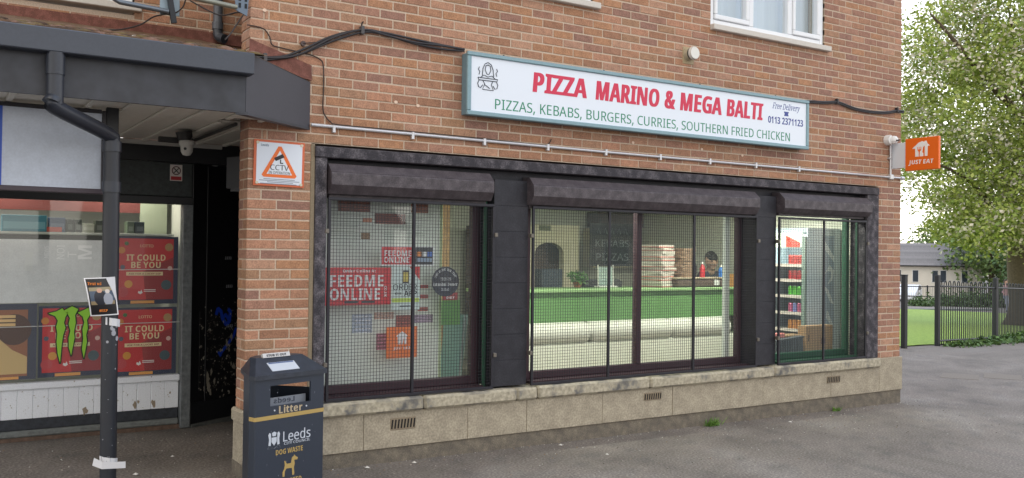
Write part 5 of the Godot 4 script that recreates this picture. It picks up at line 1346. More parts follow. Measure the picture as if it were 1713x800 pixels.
# ---------------------------------------------------------------- left-hand shop under the canopy
func left_shop() -> void:
	var Z := -1.86
	var t := thing("left_shopfront", "recessed shopfront with white boarded stallriser and poster filled window", "shopfront", V(-1.6, 0.08, Z))
	var wp := M(Color(1, 1, 1), 0.6, 0, "white_paint", 1.6, 0.06)
	var black := M(C8(30, 31, 35), 0.5, 0, "soft", 2.0)
	for i in 20:
		var x := -0.648 - i * 0.1175
		part(t, "board", cbx(x - 0.1165, x, 0.283, 0.53, Z - 0.03, Z + 0.0 + rng.randf_range(-0.0015, 0.0015), 0.004), wp)
	part(t, "board_backing", bx(-3.1, -0.6, 0.28, 0.53, Z - 0.06, Z - 0.012), M(C8(70, 72, 78), 0.8))
	part(t, "sill", cbx(-3.1, -0.644, 0.531, 0.585, Z - 0.06, Z + 0.035, 0.006), wp)
	for q in [[-1.42, 0.315, 0.05], [-0.86, 0.335, 0.045], [-1.02, 0.33, 0.04], [-0.99, 0.36, 0.02], [-1.27, 0.48, 0.02], [-0.72, 0.42, 0.015]]: # bare wood where paint has flaked off
		var pts := []
		for k in 9: pts.append(Vector2(cos(TAU * k / 9.0) * q[2] * rng.randf_range(0.25, 0.6), sin(TAU * k / 9.0) * q[2] * rng.randf_range(0.4, 1.1)))
		flat(t, "bare_patch", pts, V(q[0], q[1], Z + 0.0012), M(C8(146, 132, 114), 0.9), Basis(), 0.0008)
	part(t, "plinth", cbx(-3.1, -0.646, 0.19, 0.282, Z - 0.06, Z - 0.008, 0.004), M(C8(52, 56, 64), 0.7, 0, "blotch", 3.0))
	part(t, "ledge", cbx(-3.1, -0.646, 0.135, 0.189, Z - 0.06, Z + 0.03, 0.012), M(C8(122, 126, 124), 0.8, 0, "blotch", 2.5))
	part(t, "step", cbx(-3.1, -0.6, 0.0, 0.134, Z - 0.06, Z + 0.02, 0.008), M(C8(104, 84, 72), 0.85, 0, "blotch", 2.5))
	part(t, "frame_post", cbx(-0.642, -0.553, 0.1, 2.12, Z - 0.06, Z + 0.06, 0.006), M(C8(110, 114, 116), 0.5, 0, "blotch", 2.5))
	part(t, "window_head", cbx(-3.1, -0.553, 2.121, 2.19, Z - 0.06, Z + 0.03, 0.005), black)
	part(t, "fascia_panel", cbx(-3.1, -0.553, 2.192, 2.5, Z - 0.05, Z - 0.005, 0.005), M(C8(56, 62, 62), 0.55, 0, "blotch", 3.0))
	part(t, "beam", cbx(-3.1, 0.2, 2.502, 2.69, Z - 0.1, Z + 0.01, 0.005), black)
	part(t, "frame_post", cbx(-1.285, -1.235, 0.586, 2.12, Z - 0.05, Z - 0.012, 0.004), M(C8(58, 64, 66), 0.5))
	for q in [[-3.1, -1.285], [-1.235, -0.643]]:
		quadpart(t, "pane", V((q[0] + q[1]) / 2, 1.353, Z - 0.02), q[1] - q[0], 1.535, glass(0.04))
	# interior
	structure("room_floor", bx(-4.6, -0.55, 0.05, 0.15, -4.4, -1.93), M(C8(150, 146, 138), 0.6))
	structure("room_ceiling", bx(-4.6, -0.3, 2.5, 2.6, -4.4, -1.97), M(C8(206, 206, 200), 0.8))
	var w := Geo.new()
	w.box(V(-4.6, 0.1, -4.5), V(-0.4, 2.6, -4.4)); w.box(V(-4.7, 0.1, -4.4), V(-4.6, 2.6, -1.95)); w.box(V(-0.55, 0.1, -4.4), V(-0.5, 2.6, -2.0))
	structure("room_walls", w, M(C8(190, 192, 182), 0.8))
	for x in [-2.1, -1.1]:
		var l := thing("ceiling_light", "white tube light inside the left shop, %s" % ("over the blue boxes" if x < -2 else "beside the notice board"), "light", V(x, 2.45, -2.5), 0.0, "tube lights in the left shop")
		part(l, "tube", tb([V(x - 0.35, 2.44, -2.5), V(x + 0.35, 2.44, -2.5)], 0.02, 8), glow(Color(1, 0.98, 0.92), 4.0)); part(l, "housing", bx(x - 0.37, x + 0.37, 2.462, 2.499, -2.53, -2.47), M(C8(214, 214, 210), 0.5))
		var al := AreaLight3D.new()
		al.area_size = Vector2(0.7, 0.06); al.light_energy = 0.5; al.light_color = Color(1, 0.98, 0.92); al.shadow_enabled = true
		al.position = V(x, 2.415, -2.5) - l.position; al.rotation_degrees = V(-90, 0, 0); l.add_child(al)
	var sh := thing("display_shelf", "long display shelf across the top of the left shop window", "shelf", V(-1.6, 1.83, -2.5))
	part(sh, "board", cbx(-2.9, -0.62, 1.835, 1.855, -2.62, -2.25, 0.003), M(C8(190, 194, 186), 0.5)); part(sh, "valance", bx(-2.9, -0.85, 2.06, 2.36, -2.7, -2.68), M(C8(104, 48, 44), 0.7, 0, "soft", 2.0)); part(sh, "under_board", bx(-2.9, -0.62, 1.70, 1.834, -2.6, -2.58), M(C8(60, 60, 60), 0.7))
	part(sh, "back_panel", bx(-0.85, -0.6, 1.86, 2.4, -2.7, -2.68), M(C8(150, 158, 138), 0.7))
	var goods := [[-2.05, -1.70, 0.145, C8(52, 132, 150), "teal"], [-1.68, -1.55, 0.13, C8(60, 84, 116), "navy and pale blue"], [-1.54, -1.48, 0.12, C8(44, 56, 46), "dark green"], [-1.475, -1.415, 0.12, C8(50, 62, 52), "slim dark green"], [-1.41, -1.31, 0.08, C8(188, 190, 170), "cream"], [-1.30, -1.235, 0.115, C8(58, 66, 52), "olive"], [-1.225, -1.15, 0.12, C8(58, 186, 66), "bright green"], [-1.145, -1.11, 0.115, C8(190, 214, 180), "pale green"], [-1.03, -0.97, 0.11, C8(96, 110, 92), "grey green"], [-0.96, -0.88, 0.11, C8(44, 58, 66), "charcoal"]]
	for q in goods:
		var b := thing("product_box", "%s product box on the shelf in the left shop window" % q[4], "box", V((q[0] + q[1]) / 2, 1.856, -2.35), 0.0, "product boxes on the shop shelf")
		part(b, "carton", cbx(q[0], q[1], 1.856, 1.856 + q[2], -2.45, -2.30, 0.003), M(q[3], 0.5)); part(b, "label", bx(q[0] + 0.012, q[1] - 0.012, 1.88, 1.856 + q[2] * 0.6, -2.3, -2.2985), M(q[3].lightened(0.25), 0.5))
	single("price_card", "red price card in front of the teal and navy boxes", "card", bx(-1.70, -1.58, 1.857, 1.90, -2.285, -2.28), M(C8(196, 76, 56), 0.6), V(-1.64, 1.857, -2.28))
	single("notice_card", "pale printed card by the bright green box and the downpipe", "card", cbx(-1.30, -1.235, 1.70, 1.86, Z - 0.055, Z - 0.048, 0.001), M(C8(150, 166, 160), 0.6, 0, "grain", 20.0), V(-1.27, 1.7, Z - 0.05))
	# frosted film with show-through lettering
	var zf := Z - 0.03
	var fi := thing("window_film", "grey frosted sheet across the left window with faint sideways letters", "window film", V(-1.9, 1.25, zf))
	part(fi, "sheet", bx(-3.0, -1.288, 1.25, 1.785, zf - 0.002, zf), M(C8(232, 235, 234), 0.5, 0, "soft", 1.0))
	var faint := M(C8(250, 251, 250), 0.5)
	var rot := Basis(Vector3.BACK, PI / 2)
	text(fi, "M", V(-1.44, 1.68, zf + 0.001), 0.12, 0.11, faint, "bold", rot); text(fi, "T", V(-1.54, 1.66, zf + 0.001), 0.05, 0.07, faint, "regular", rot); text(fi, "NOI", V(-1.63, 1.68, zf + 0.001), 0.12, 0.06, faint, "regular", rot); text(fi, "NEWS", V(-1.74, 1.68, zf + 0.001), 0.1, 0.03, faint, "regular", rot)
	part(fi, "pale_bar", bx(-1.90, -1.84, 1.52, 1.68, zf, zf + 0.001), M(C8(224, 227, 224), 0.5))
	# lottery posters
	var red := M(C8(198, 38, 44), 0.4)
	var crm := M(C8(232, 214, 168), 0.5)
	var wht := M(C8(232, 228, 224), 0.5)
	for q in [[-1.758, 0.655, "red lottery poster behind the green claw mark and downpipe"], [-1.166, 0.628, "red lottery poster low beside the grey window post"], [-1.163, 1.262, "red lottery poster directly above another beside the window post"]]:
		var p := thing("lottery_poster", q[2], "poster", V(q[0] + 0.235, q[1], zf), 0.0, "lottery posters in the left window")
		var x0: float = q[0]
		var y0: float = q[1]
		var pw := 0.46
		var phh := 0.545
		part(p, "backing", bx(x0 - 0.03, x0 + pw + 0.04, y0 - 0.04, y0 + phh + 0.02, zf - 0.004, zf - 0.002), M(C8(40, 42, 72), 0.5))
		part(p, "sheet", bx(x0, x0 + pw, y0, y0 + phh, zf - 0.0015, zf), red)
		flat(p, "dark_ray", [[0.23, 0.0], [0.46, 0.0], [0.46, 0.38], [0.2, 0.25]], V(x0, y0, zf), M(C8(150, 34, 42), 0.4), Basis(), 0.0008)
		text(p, "LOTTO", V(x0 + 0.23, y0 + 0.48, zf + 0.001), 0.11, 0.025, crm, "regular")
		text(p, "IT COULD", V(x0 + 0.225, y0 + 0.375, zf + 0.001), 0.33, 0.055, crm); text(p, "BE YOU", V(x0 + 0.225, y0 + 0.31, zf + 0.001), 0.25, 0.055, crm)
		part(p, "strip", bx(x0 + 0.06, x0 + 0.37, y0 + 0.215, y0 + 0.248, zf, zf + 0.001), crm); text(p, "ASK FOR A LUCKY DIP", V(x0 + 0.215, y0 + 0.231, zf + 0.0015), 0.27, 0.016, M(C8(150, 70, 60), 0.5))
		flat(p, "hand_mark", [[-0.02, -0.01], [0, -0.022], [0.02, -0.01], [0.014, 0.006], [0.008, 0.02], [0.002, 0.002], [-0.016, 0.008]], V(x0 + 0.18, y0 + 0.07, zf), wht)
		for k in 2: part(p, "print_line", bx(x0 + 0.21, x0 + 0.31, y0 + 0.07 + k * 0.014, y0 + 0.077 + k * 0.014, zf, zf + 0.001), wht)
		for bl in [[0.08, 0.14, 0.034, C8(216, 150, 50)], [0.035, 0.07, 0.045, C8(190, 60, 66)], [0.40, 0.13, 0.045, C8(64, 84, 92)], [0.03, 0.29, 0.02, C8(80, 86, 104)], [0.02, 0.44, 0.03, C8(206, 130, 52)], [0.42, 0.47, 0.036, C8(176, 140, 90)], [0.06, 0.5, 0.018, C8(70, 110, 60)], [0.43, 0.28, 0.02, C8(216, 180, 170)]]:
			flat(p, "lottery_ball", disc(bl[2], 16), V(x0 + bl[0], y0 + bl[1], zf + 0.0005), M(bl[3], 0.4), Basis(), 0.0008)
		part(p, "tab", bx(x0 + 0.1, x0 + 0.3, y0 - 0.034, y0 - 0.008, zf, zf + 0.001), M(C8(222, 156, 78), 0.5))
	var fp := thing("food_poster", "brown and cream food poster at the far left of the shop window", "poster", V(-2.2, 0.63, zf), 0.0, "lottery posters in the left window")
	part(fp, "backing", bx(-2.75, -1.80, 0.61, 1.245, zf - 0.004, zf - 0.002), M(C8(54, 56, 78), 0.5)); part(fp, "sheet", bx(-2.7, -1.868, 0.64, 1.195, zf - 0.0015, zf), M(C8(150, 92, 58), 0.4))
	flat(fp, "bread", [[-2.6, 0.66], [-1.87, 0.66], [-1.87, 0.8], [-1.98, 0.86], [-2.1, 0.98], [-2.4, 0.95]], V(0, 0, zf), M(C8(206, 176, 118), 0.5)); flat(fp, "dark_round", disc(0.13, 20), V(-1.97, 1.03, zf + 0.0004), M(C8(82, 50, 38), 0.5), Basis(), 0.001)
	for k in 3: part(fp, "heading", bx(-2.2, -1.96, 1.06 + k * 0.034, 1.084 + k * 0.034, zf + 0.0015, zf + 0.002), M(C8(226, 190, 130), 0.5))
	part(fp, "tab", bx(-2.1, -1.93, 0.615, 0.638, zf, zf + 0.001), M(C8(222, 156, 78), 0.5))
	# green claw-shaped mark on the glass
	var mk := thing("window_sticker", "jagged green three stroke claw sticker on the left shop window", "sticker", V(-1.55, 0.73, Z - 0.03), 0.0)
	var gm := M(C8(150, 212, 56), 0.5)
	var ol := M(C8(22, 34, 20), 0.5)
	var claws := [[[-0.18, 0.195], [-0.12, 0.21], [-0.075, 0.235], [-0.05, 0.2], [-0.025, 0.205], [-0.05, 0.16], [-0.06, 0.11], [-0.048, 0.07], [-0.066, 0.0], [-0.075, -0.08], [-0.085, -0.23], [-0.105, -0.15], [-0.115, -0.05], [-0.11, 0.02], [-0.12, 0.08], [-0.108, 0.13], [-0.13, 0.17]], [[-0.065, 0.215], [0.0, 0.25], [0.05, 0.225], [0.025, 0.175], [0.032, 0.11], [0.018, 0.03], [0.024, -0.02], [0.0, -0.17], [-0.02, -0.1], [-0.022, -0.02], [-0.01, 0.04], [-0.025, 0.1], [-0.015, 0.15], [-0.035, 0.19]], [[0.045, 0.195], [0.09, 0.215], [0.13, 0.235], [0.145, 0.18], [0.12, 0.13], [0.128, 0.06], [0.115, 0.0], [0.122, -0.06], [0.1, -0.2], [0.084, -0.12], [0.092, -0.03], [0.085, 0.05], [0.098, 0.11], [0.085, 0.16]]]
	for cl in claws:
		flat(mk, "outline", _grow(cl, 0.009), V(-1.535, 0.965, Z - 0.0195), ol, Basis(), 0.001); flat(mk, "claw", cl, V(-1.535, 0.965, Z - 0.0183), gm, Basis(), 0.001)
	for q in [[-2.9, 1.05, -0.645, 1.055], [-1.23, 1.527, -0.645, 1.535]]:
		single("wire_line", "thin white wire stretched across the left shop window, %s" % ("low over the claw sticker" if q[1] < 1.2 else "above the lower poster by the post"), "wire", tb([V(q[0], q[1], Z - 0.022), V(q[2], q[3], Z - 0.022)], 0.0035, 6), M(C8(214, 212, 210), 0.5), V(q[0], q[1], Z))
	# blank white sign hanging under the canopy
	var s := thing("blank_sign", "blank white sign panel in a dark frame under the canopy", "sign", V(-2.4, 2.1, 0.0))
	part(s, "panel", bx(-3.4, -1.60, 2.125, 2.64, -0.03, -0.004), M(C8(196, 204, 218), 0.5, 0, "soft", 1.0)); part(s, "frame", cbx(-3.4, -1.575, 2.09, 2.124, -0.04, 0.008, 0.004), M(C8(66, 56, 64), 0.5)); part(s, "frame", cbx(-1.60, -1.572, 2.125, 2.66, -0.04, 0.008, 0.004), M(C8(40, 38, 44), 0.5)); part(s, "frame", cbx(-3.4, -1.601, 2.641, 2.668, -0.04, 0.006, 0.004), M(C8(40, 38, 44), 0.5)); part(s, "blue_edge", bx(-2.215, -2.195, 2.125, 2.64, -0.004, -0.002), M(C8(44, 84, 180), 0.5))
	part(s, "hanger", cbx(-1.571, -1.49, 2.42, 2.689, -0.05, -0.01, 0.004), black)
	# black side door with peeling paint and blue paint strokes
	var d := thing("side_door", "black boarded side door with peeling paint and blue spray strokes", "door", V(-0.545, 0.09, -1.86), 0.52)
	var dm := M(Color(1, 1, 1), 0.45, 0, "peel", 1.7)
	part(d, "leaf", cbx(0.0, 1.25, 0.03, 2.45, -0.05, 0.0, 0.004), M(C8(20, 20, 23), 0.45))
	part(d, "peeling_panel", cbx(0.1, 0.62, 0.32, 1.05, 0.0, 0.004, 0.001), dm)
	part(d, "kick_board", cbx(0.0, 1.25, 0.03, 0.22, 0.0, 0.014, 0.004), M(C8(24, 25, 29), 0.5)); part(d, "threshold", cbx(-0.02, 1.25, -0.06, 0.03, -0.05, 0.05, 0.008), M(C8(92, 94, 92), 0.8, 0, "blotch", 3.0))
	part(d, "batten", cbx(0.165, 0.185, 0.22, 2.4, 0.0, 0.012, 0.003), M(C8(22, 22, 26), 0.5))
	var bl := M(C8(24, 66, 190), 0.5)
	for q in [[0.018, [[0.30, 1.1], [0.32, 1.16], [0.36, 1.13], [0.38, 1.06], [0.43, 1.0], [0.47, 1.03], [0.48, 1.12], [0.45, 1.15]]], [0.014, [[0.38, 1.06], [0.42, 1.1], [0.47, 1.03]]], [0.016, [[0.56, 0.96], [0.53, 0.89], [0.47, 0.83], [0.36, 0.73]]], [0.028, [[0.36, 0.735], [0.34, 0.72]]]]:
		var pl := PackedVector2Array()
		for pw in q[1]: pl.append(Vector2(pw[0], pw[1] - 0.09))
		for ring in Geometry2D.offset_polyline(pl, q[0], Geometry2D.JOIN_ROUND, Geometry2D.END_ROUND):
			if not Geometry2D.is_polygon_clockwise(ring):
				flat(d, "spray_stroke", Array(ring), V(0, 0, 0.0042 + q[0] * 0.02), bl, Basis(), 0.0008)
	for q in [[0.42, 1.35], [0.40, 1.62], [0.43, 0.97]]:
		for k in 4: flat(d, "white_scrawl", [[0, 0], [0.016, 0.004], [0.014, 0.03], [0.004, 0.03], [0.004, 0.022], [0.009, 0.02]], V(q[0] + k * 0.022, q[1] - 0.09, 0.0045), M(C8(150, 152, 156), 0.6), Basis(), 0.001)
	for q in [[0.2, 0.47, 0.05], [0.22, 0.40, 0.045], [0.25, 0.53, 0.03], [0.29, 0.44, 0.028], [0.17, 0.38, 0.025], [0.24, 0.34, 0.03], [0.44, 0.78, 0.035], [0.5, 0.84, 0.03], [0.47, 0.72, 0.02], [0.53, 0.55, 0.03], [0.5, 0.58, 0.018], [0.36, 0.72, 0.02]]:
		var pts := []
		for k in 14: pts.append(Vector2(cos(TAU * k / 14.0) * q[2] * rng.randf_range(0.25, 0.7), sin(TAU * k / 14.0) * q[2] * rng.randf_range(0.5, 1.6)))
		flat(d, "bare_patch", pts, V(q[0], q[1] - 0.05, 0.0045), M(C8(164, 156, 142), 0.8, 0, "grain", 12.0), Basis(), 0.001)
	for i in 70: # flakes and splashes of pale paint
		var fx := rng.randf_range(0.12, 0.62)
		var pts := []
		var sz := rng.randf_range(0.003, 0.012)
		for k in 6: pts.append(Vector2(cos(TAU * k / 6.0) * sz * rng.randf_range(0.4, 1.0), sin(TAU * k / 6.0) * sz * rng.randf_range(0.5, 1.8)))
		flat(d, "paint_fleck", pts, V(fx, pow(rng.randf(), 1.6) * 0.95 + 0.23, 0.0045), M(C8(176, 170, 158), 0.7), Basis(), 0.001)
	var mb := thing("wall_box", "dark grey angular box high on the dim wall behind the pier", "box", V(-0.32, 2.35, -0.95))
	part(mb, "case", _rot(Basis(Vector3.UP, 0.4), V(-0.36, 2.36, -0.85), V(0.16, 0.26, 0.3)), M(C8(58, 58, 62), 0.5)); part(mb, "cover", _rot(Basis(Vector3.UP, 0.4), V(-0.36, 2.22, -0.85), V(0.12, 0.03, 0.24)), M(C8(74, 74, 78), 0.5))
	# small no smoking notice
	var ns := thing("no_smoking_notice", "small white no smoking notice with red strip above the left window", "sign", V(-0.70, 2.41, Z))
	part(ns, "plate", cbx(-0.752, -0.646, 2.335, 2.482, Z - 0.005, Z + 0.003, 0.001), M(C8(214, 206, 200), 0.5)); part(ns, "strip", bx(-0.745, -0.653, 2.342, 2.375, Z + 0.003, Z + 0.004), M(C8(176, 40, 46), 0.5))
	var rg := Geo.new()
	var rp := []
	for k in 21: rp.append(V(-0.699 + cos(TAU * k / 20.0) * 0.036, 2.428 + sin(TAU * k / 20.0) * 0.036, Z + 0.004))
	rg.tube(rp, 0.0045, 6); part(ns, "ring", rg, M(C8(90, 40, 44), 0.5))
	for a in [0.8, -0.8]: part(ns, "bar", _rot(Basis(Vector3.BACK, a), V(-0.699, 2.428, Z + 0.005), V(0.06, 0.008, 0.002)), M(C8(50, 44, 46), 0.5))
	# dome camera under the soffit
	var dc := thing("dome_camera", "white dome security camera hanging from the canopy soffit", "camera", V(-0.83, 2.6, -0.9))
	var blk := M(C8(44, 42, 42), 0.5)
	part(dc, "mount", tb([V(-0.855, 2.672, -0.9), V(-0.845, 2.62, -0.9), V(-0.835, 2.59, -0.9)], [0.066, 0.06, 0.035], 16), blk); part(dc, "bracket", cbx(-1.03, -0.76, 2.585, 2.63, -1.02, -0.98, 0.005), blk)
	var dg := Geo.new()
	dg.lathe([Vector2(0.001, 2.475), Vector2(0.03, 2.482), Vector2(0.046, 2.51), Vector2(0.05, 2.55), Vector2(0.062, 2.57), Vector2(0.062, 2.595), Vector2(0.03, 2.605)], 20, Transform3D(Basis(), V(-0.83, 0, -0.9))); part(dc, "housing", dg, M(C8(186, 184, 178), 0.4))
	part(dc, "lens", tb([V(-0.85, 2.53, -0.86), V(-0.855, 2.528, -0.845)], 0.012, 8), M(C8(20, 20, 22), 0.3))
	single("soffit_conduit", "dark conduit across the canopy soffit beside the dome camera", "pipe", tb([V(-0.66, 2.66, -0.1), V(-0.66, 2.66, -1.8)], 0.014, 8), blk, V(-0.66, 2.66, -0.9))

func _grow(p: Array, d: float) -> Array:
	var pv := PackedVector2Array()
	for q in p: pv.append(Vector2(q[0], q[1]))
	var r := Geometry2D.offset_polygon(pv, d)
	var o := []
	for q in r[0]: o.append(q)
	return o

# ---------------------------------------------------------------- beyond the corner
func leafy(ctr: Vector3, rad: Vector3, clumps: int, per: int, size: float, cols: Array, hollow := 0.55, spread := 0.45, bite := 0.0) -> Geo:
	var g := Geo.new()
	var n := FastNoiseLite.new()
	n.seed = int(ctr.x * 7 + ctr.z * 3); n.frequency = 0.35
	for i in clumps:
		var d := V(rng.randfn(), rng.randfn(), rng.randfn()).normalized()
		var rr: float = lerp(hollow, 1.0, pow(rng.randf(), 0.6)) * (1.0 + 0.22 * n.get_noise_3d(d.x * 5, d.y * 5, d.z * 5))
		var o := ctr + d * rad * rr
		if n.get_noise_3d(o.x * 1.6, o.y * 1.6, o.z * 1.6) < -0.28 + bite: continue
		var pal: Array = cols[rng.randi() % cols.size()]
		for k in per:
			var q := o + V(rng.randfn(), rng.randfn() * 0.7, rng.randfn()) * spread
			var c: Color = pal[rng.randi() % pal.size()]
			var j := rng.randf_range(0.75, 1.25)
			g.col = Color(c.r * j, c.g * j, c.b * j)
			g.leaf(q, size * rng.randf_range(0.7, 1.3), rng)
	return g
func leaf_mat(b := 0.35) -> StandardMaterial3D:
	var m := M(Color(1, 1, 1), 0.65, 0, "", 1.0 + b * 0.001, 0, true)
	m.backlight_enabled = true; m.backlight = Color(b, b, b * 0.6)
	return m

func outdoors() -> void:
	var black := M(C8(30, 33, 38), 0.45, 0.1)
	# gate post and bow-top railings
	var fence := [["black square gate post beside the brick corner", 13.15, -3.95]]
	var gp := thing("gate_post", "lone black square gate post right beside the brick corner", "post", V(13.15, -0.06, -3.95))
	part(gp, "post", cbx(13.105, 13.195, -0.06, 1.36, -3.995, -3.905, 0.006), black); part(gp, "cap", cbx(13.1, 13.2, 1.36, 1.38, -4.0, -3.9, 0.006), black); part(gp, "base_plate", cbx(13.02, 13.28, -0.06, -0.035, -4.08, -3.82, 0.004), black)
	var P := [V(14.22, 0, -3.95), V(17.05, 0, -4.4), V(19.9, 0, -5.05), V(22.7, 0, -5.7)]
	for i in 3:
		var a: Vector3 = P[i]
		var b: Vector3 = P[i + 1]
		a.y = gy(a.x, a.z) - 0.02; b.y = gy(b.x, b.z) - 0.02
		var t := thing("railing_panel", "black bow top railing panel, %s from the gate opening" % ["first", "second", "third"][i], "fence", a, 0.0, "black bow top railings along the lawn")
		part(t, "post", cbx(a.x - 0.042, a.x + 0.042, a.y, a.y + 1.42, a.z - 0.042, a.z + 0.042, 0.006), black)
		var up := V(0, 1, 0)
		for h in [0.12, 1.2]: part(t, "rail", tb([a + up * h, b + up * h], 0.02, 6), black)
		var n := 27
		for k in n:
			var q := a.lerp(b, (k + 0.8) / (n + 0.6))
			if k % 2 == 0 and k < n - 1: # pairs joined by a hoop
				var q2 := a.lerp(b, (k + 1.8) / (n + 0.6))
				var m := (q + q2) * 0.5
				var pts := [q + up * 0.03, q + up * 1.24]
				for w in 5: pts.append(m + (q - m) * cos(PI * (w + 1) / 6.0) + up * (1.24 + 0.07 * sin(PI * (w + 1) / 6.0)))
				pts.append(q2 + up * 1.24); pts.append(q2 + up * 0.03)
				part(t, "bow_bar", tb(pts, 0.0115, 5), black)
	var weeds := Geo.new()
	for i in 2600:
		var u := pow(rng.randf(), 0.7)
		var f: Vector3 = (P[0] as Vector3).lerp(P[2], u)
		var p := f + V(rng.randfn() * 0.1, 0, 0.05 + absf(rng.randfn()) * 0.22)
		p.y = gy(p.x, p.z) + rng.randf() * 0.22 * u
		weeds.col = [Color(0.07, 0.14, 0.03), Color(0.1, 0.19, 0.04), Color(0.05, 0.1, 0.025)][i % 3] * rng.randf_range(0.7, 1.2)
		weeds.leaf(p, rng.randf_range(0.06, 0.13), rng)
	var wd := single("weeds", "low green weeds growing along the foot of the railings", "weeds", weeds, leaf_mat(0.3))
	wd.set_meta("kind", "stuff")
	# blossoming tree
	var t := thing("blossom_tree", "large green tree with pale blossom beyond the railings", "tree", V(27.6, -0.45, -9.5))
	var bark := M(C8(104, 90, 76), 0.95, 0, "blotch", 2.0, 1.0)
	var tg := Geo.new()
	tg.tube(smoothpath([V(27.75, -0.6, -9.5), V(27.6, 0.3, -9.45), V(27.3, 1.5, -9.4), V(27.15, 2.6, -9.3), V(27.0, 3.6, -9.2)], 4), [0.8, 0.68, 0.56, 0.49, 0.46, 0.45, 0.44, 0.43, 0.42, 0.42, 0.41, 0.4, 0.4, 0.39, 0.38, 0.37, 0.36], 16); part(t, "trunk", tg, bark)
	for q in [[V(27.2, 2.2, -9.35), V(26.0, 3.3, -9.6), V(24.4, 4.2, -9.6), V(23.2, 4.6, -9.9)], [V(27.1, 2.9, -9.3), V(26.6, 5.0, -8.8), V(25.8, 7.2, -8.6), V(25.2, 9.4, -8.7)], [V(27.0, 3.4, -9.2), V(27.8, 5.5, -9.4), V(28.4, 8.0, -9.6), V(28.6, 10.0, -9.8)], [V(27.1, 2.6, -9.3), V(28.6, 4.0, -8.6), V(30.0, 5.4, -8.3), V(31.0, 6.5, -8.0)], [V(27.3, 1.6, -9.35), V(26.2, 2.3, -8.9), V(24.9, 2.5, -8.6), V(23.9, 2.3, -8.4)], [V(26.3, 6.0, -8.7), V(24.8, 7.0, -9.0), V(23.4, 8.2, -9.3), V(22.6, 9.0, -9.6)]]:
		part(t, "limb", tb(smoothpath(q, 4), _taper(13, 0.17, 0.03), 8), bark)
	var gr := [Color(0.28, 0.35, 0.07), Color(0.36, 0.43, 0.1), Color(0.2, 0.27, 0.055), Color(0.43, 0.47, 0.14)]
	var mix_ := [Color(0.2, 0.28, 0.06), Color(0.62, 0.56, 0.48), Color(0.27, 0.34, 0.08), Color(0.68, 0.62, 0.52)]
	var olive := [Color(0.2, 0.25, 0.06), Color(0.32, 0.36, 0.11), Color(0.56, 0.52, 0.42)]
	part(t, "crown", leafy(V(26.3, 6.5, -9.2), V(4.3, 4.7, 4.2), 700, 130, 0.125, [gr, gr, mix_, olive, gr], 0.3, 0.36, 0.04), leaf_mat(0.6))
	part(t, "crown", leafy(V(24.0, 2.7, -8.7), V(1.5, 0.7, 1.6), 46, 70, 0.13, [gr, mix_, olive], 0.2, 0.28), leaf_mat(0.6))
	# distant planting
	var dgr := [Color(0.05, 0.1, 0.03), Color(0.07, 0.13, 0.035), Color(0.09, 0.15, 0.045)]
	var pale := [Color(0.13, 0.2, 0.06), Color(0.17, 0.24, 0.07), Color(0.1, 0.16, 0.05)]
	var shrub := func(called: String, label: String, c: Vector3, r: Vector3, n: int, s: float, cols: Array, hollow := 0.6):
		var b := thing(called, label, "bush" if called != "background_tree" else "tree", V(c.x, gy(c.x, c.z), c.z))
		if called == "background_tree": part(b, "trunk", tb([V(c.x, gy(c.x, c.z), c.z), c], [0.3, 0.12], 8), bark)
		part(b, "foliage" if called != "background_tree" else "crown", leafy(c, r, n, 40, s, [cols], hollow, s * 1.6), leaf_mat(0.3))
	shrub.call("round_bush", "rounded green bush on the far edge of the lawn", V(52.4, -1.5, -29.4), V(0.7, 0.38, 0.7), 60, 0.13, dgr)
	shrub.call("hedge", "dark clipped hedge beyond the lawn behind the railings", V(57.9, -1.55, -29.6), V(3.0, 0.5, 2.0), 160, 0.2, dgr)
	shrub.call("hedge", "dark hedge beside the tree trunk on the far side", V(60.5, -1.2, -27.0), V(2.4, 0.7, 2.2), 120, 0.22, dgr)
	shrub.call("background_tree", "fresh green tree far behind the railings", V(84.0, 2.6, -43.0), V(4.6, 3.4, 4.0), 150, 0.4, pale, 0.4)
	shrub.call("background_tree", "rounded green tree behind the pale house roof", V(92.0, 2.2, -52.0), V(4.5, 3.6, 4.5), 130, 0.45, pale, 0.4)
	shrub.call("background_tree", "dark rounded tree beside the far red roof", V(80.0, 0.6, -36.5), V(3.4, 2.2, 3.0), 120, 0.35, dgr, 0.4)
	# low rail across the lawn edge
	var lr := thing("low_rail", "low grey rail along the far edge of the lawn", "rail", V(43.7, -1.4, -23.0))
	part(lr, "rail", tb([V(41.5, -1.18, -24.4), V(46.4, -1.14, -21.3)], 0.05, 6), M(C8(96, 106, 104), 0.6))
	for k in 4: part(lr, "leg", tb([V(41.6 + k * 1.5, -1.18, -24.3 + k * 0.95), V(41.6 + k * 1.5, -1.75, -24.3 + k * 0.95)], 0.035, 6), M(C8(80, 88, 88), 0.6))
	# far fence, car, houses
	var ff := thing("far_fence", "long dark railing fence in front of the pale house", "fence", V(66, -2.2, -38))
	for y in [-0.75, -1.55]: part(ff, "rail", tb([V(63.5, y, -40.2), V(72.5, y, -34.4)], 0.04, 5), black)
	for k in 4: part(ff, "post", tb([V(63.5 + k * 3.0, -2.3, -40.2 + k * 1.933), V(63.5 + k * 3.0, -0.65, -40.2 + k * 1.933)], 0.07, 6), black)
	var fb := Geo.new()
	for k in 75: fb.tube([V(63.5 + k * 0.12, -2.2, -40.2 + k * 0.0773), V(63.5 + k * 0.12, -0.7, -40.2 + k * 0.0773)], 0.012, 4, false)
	part(ff, "bars", fb, black).set_meta("kind", "stuff")
	car()
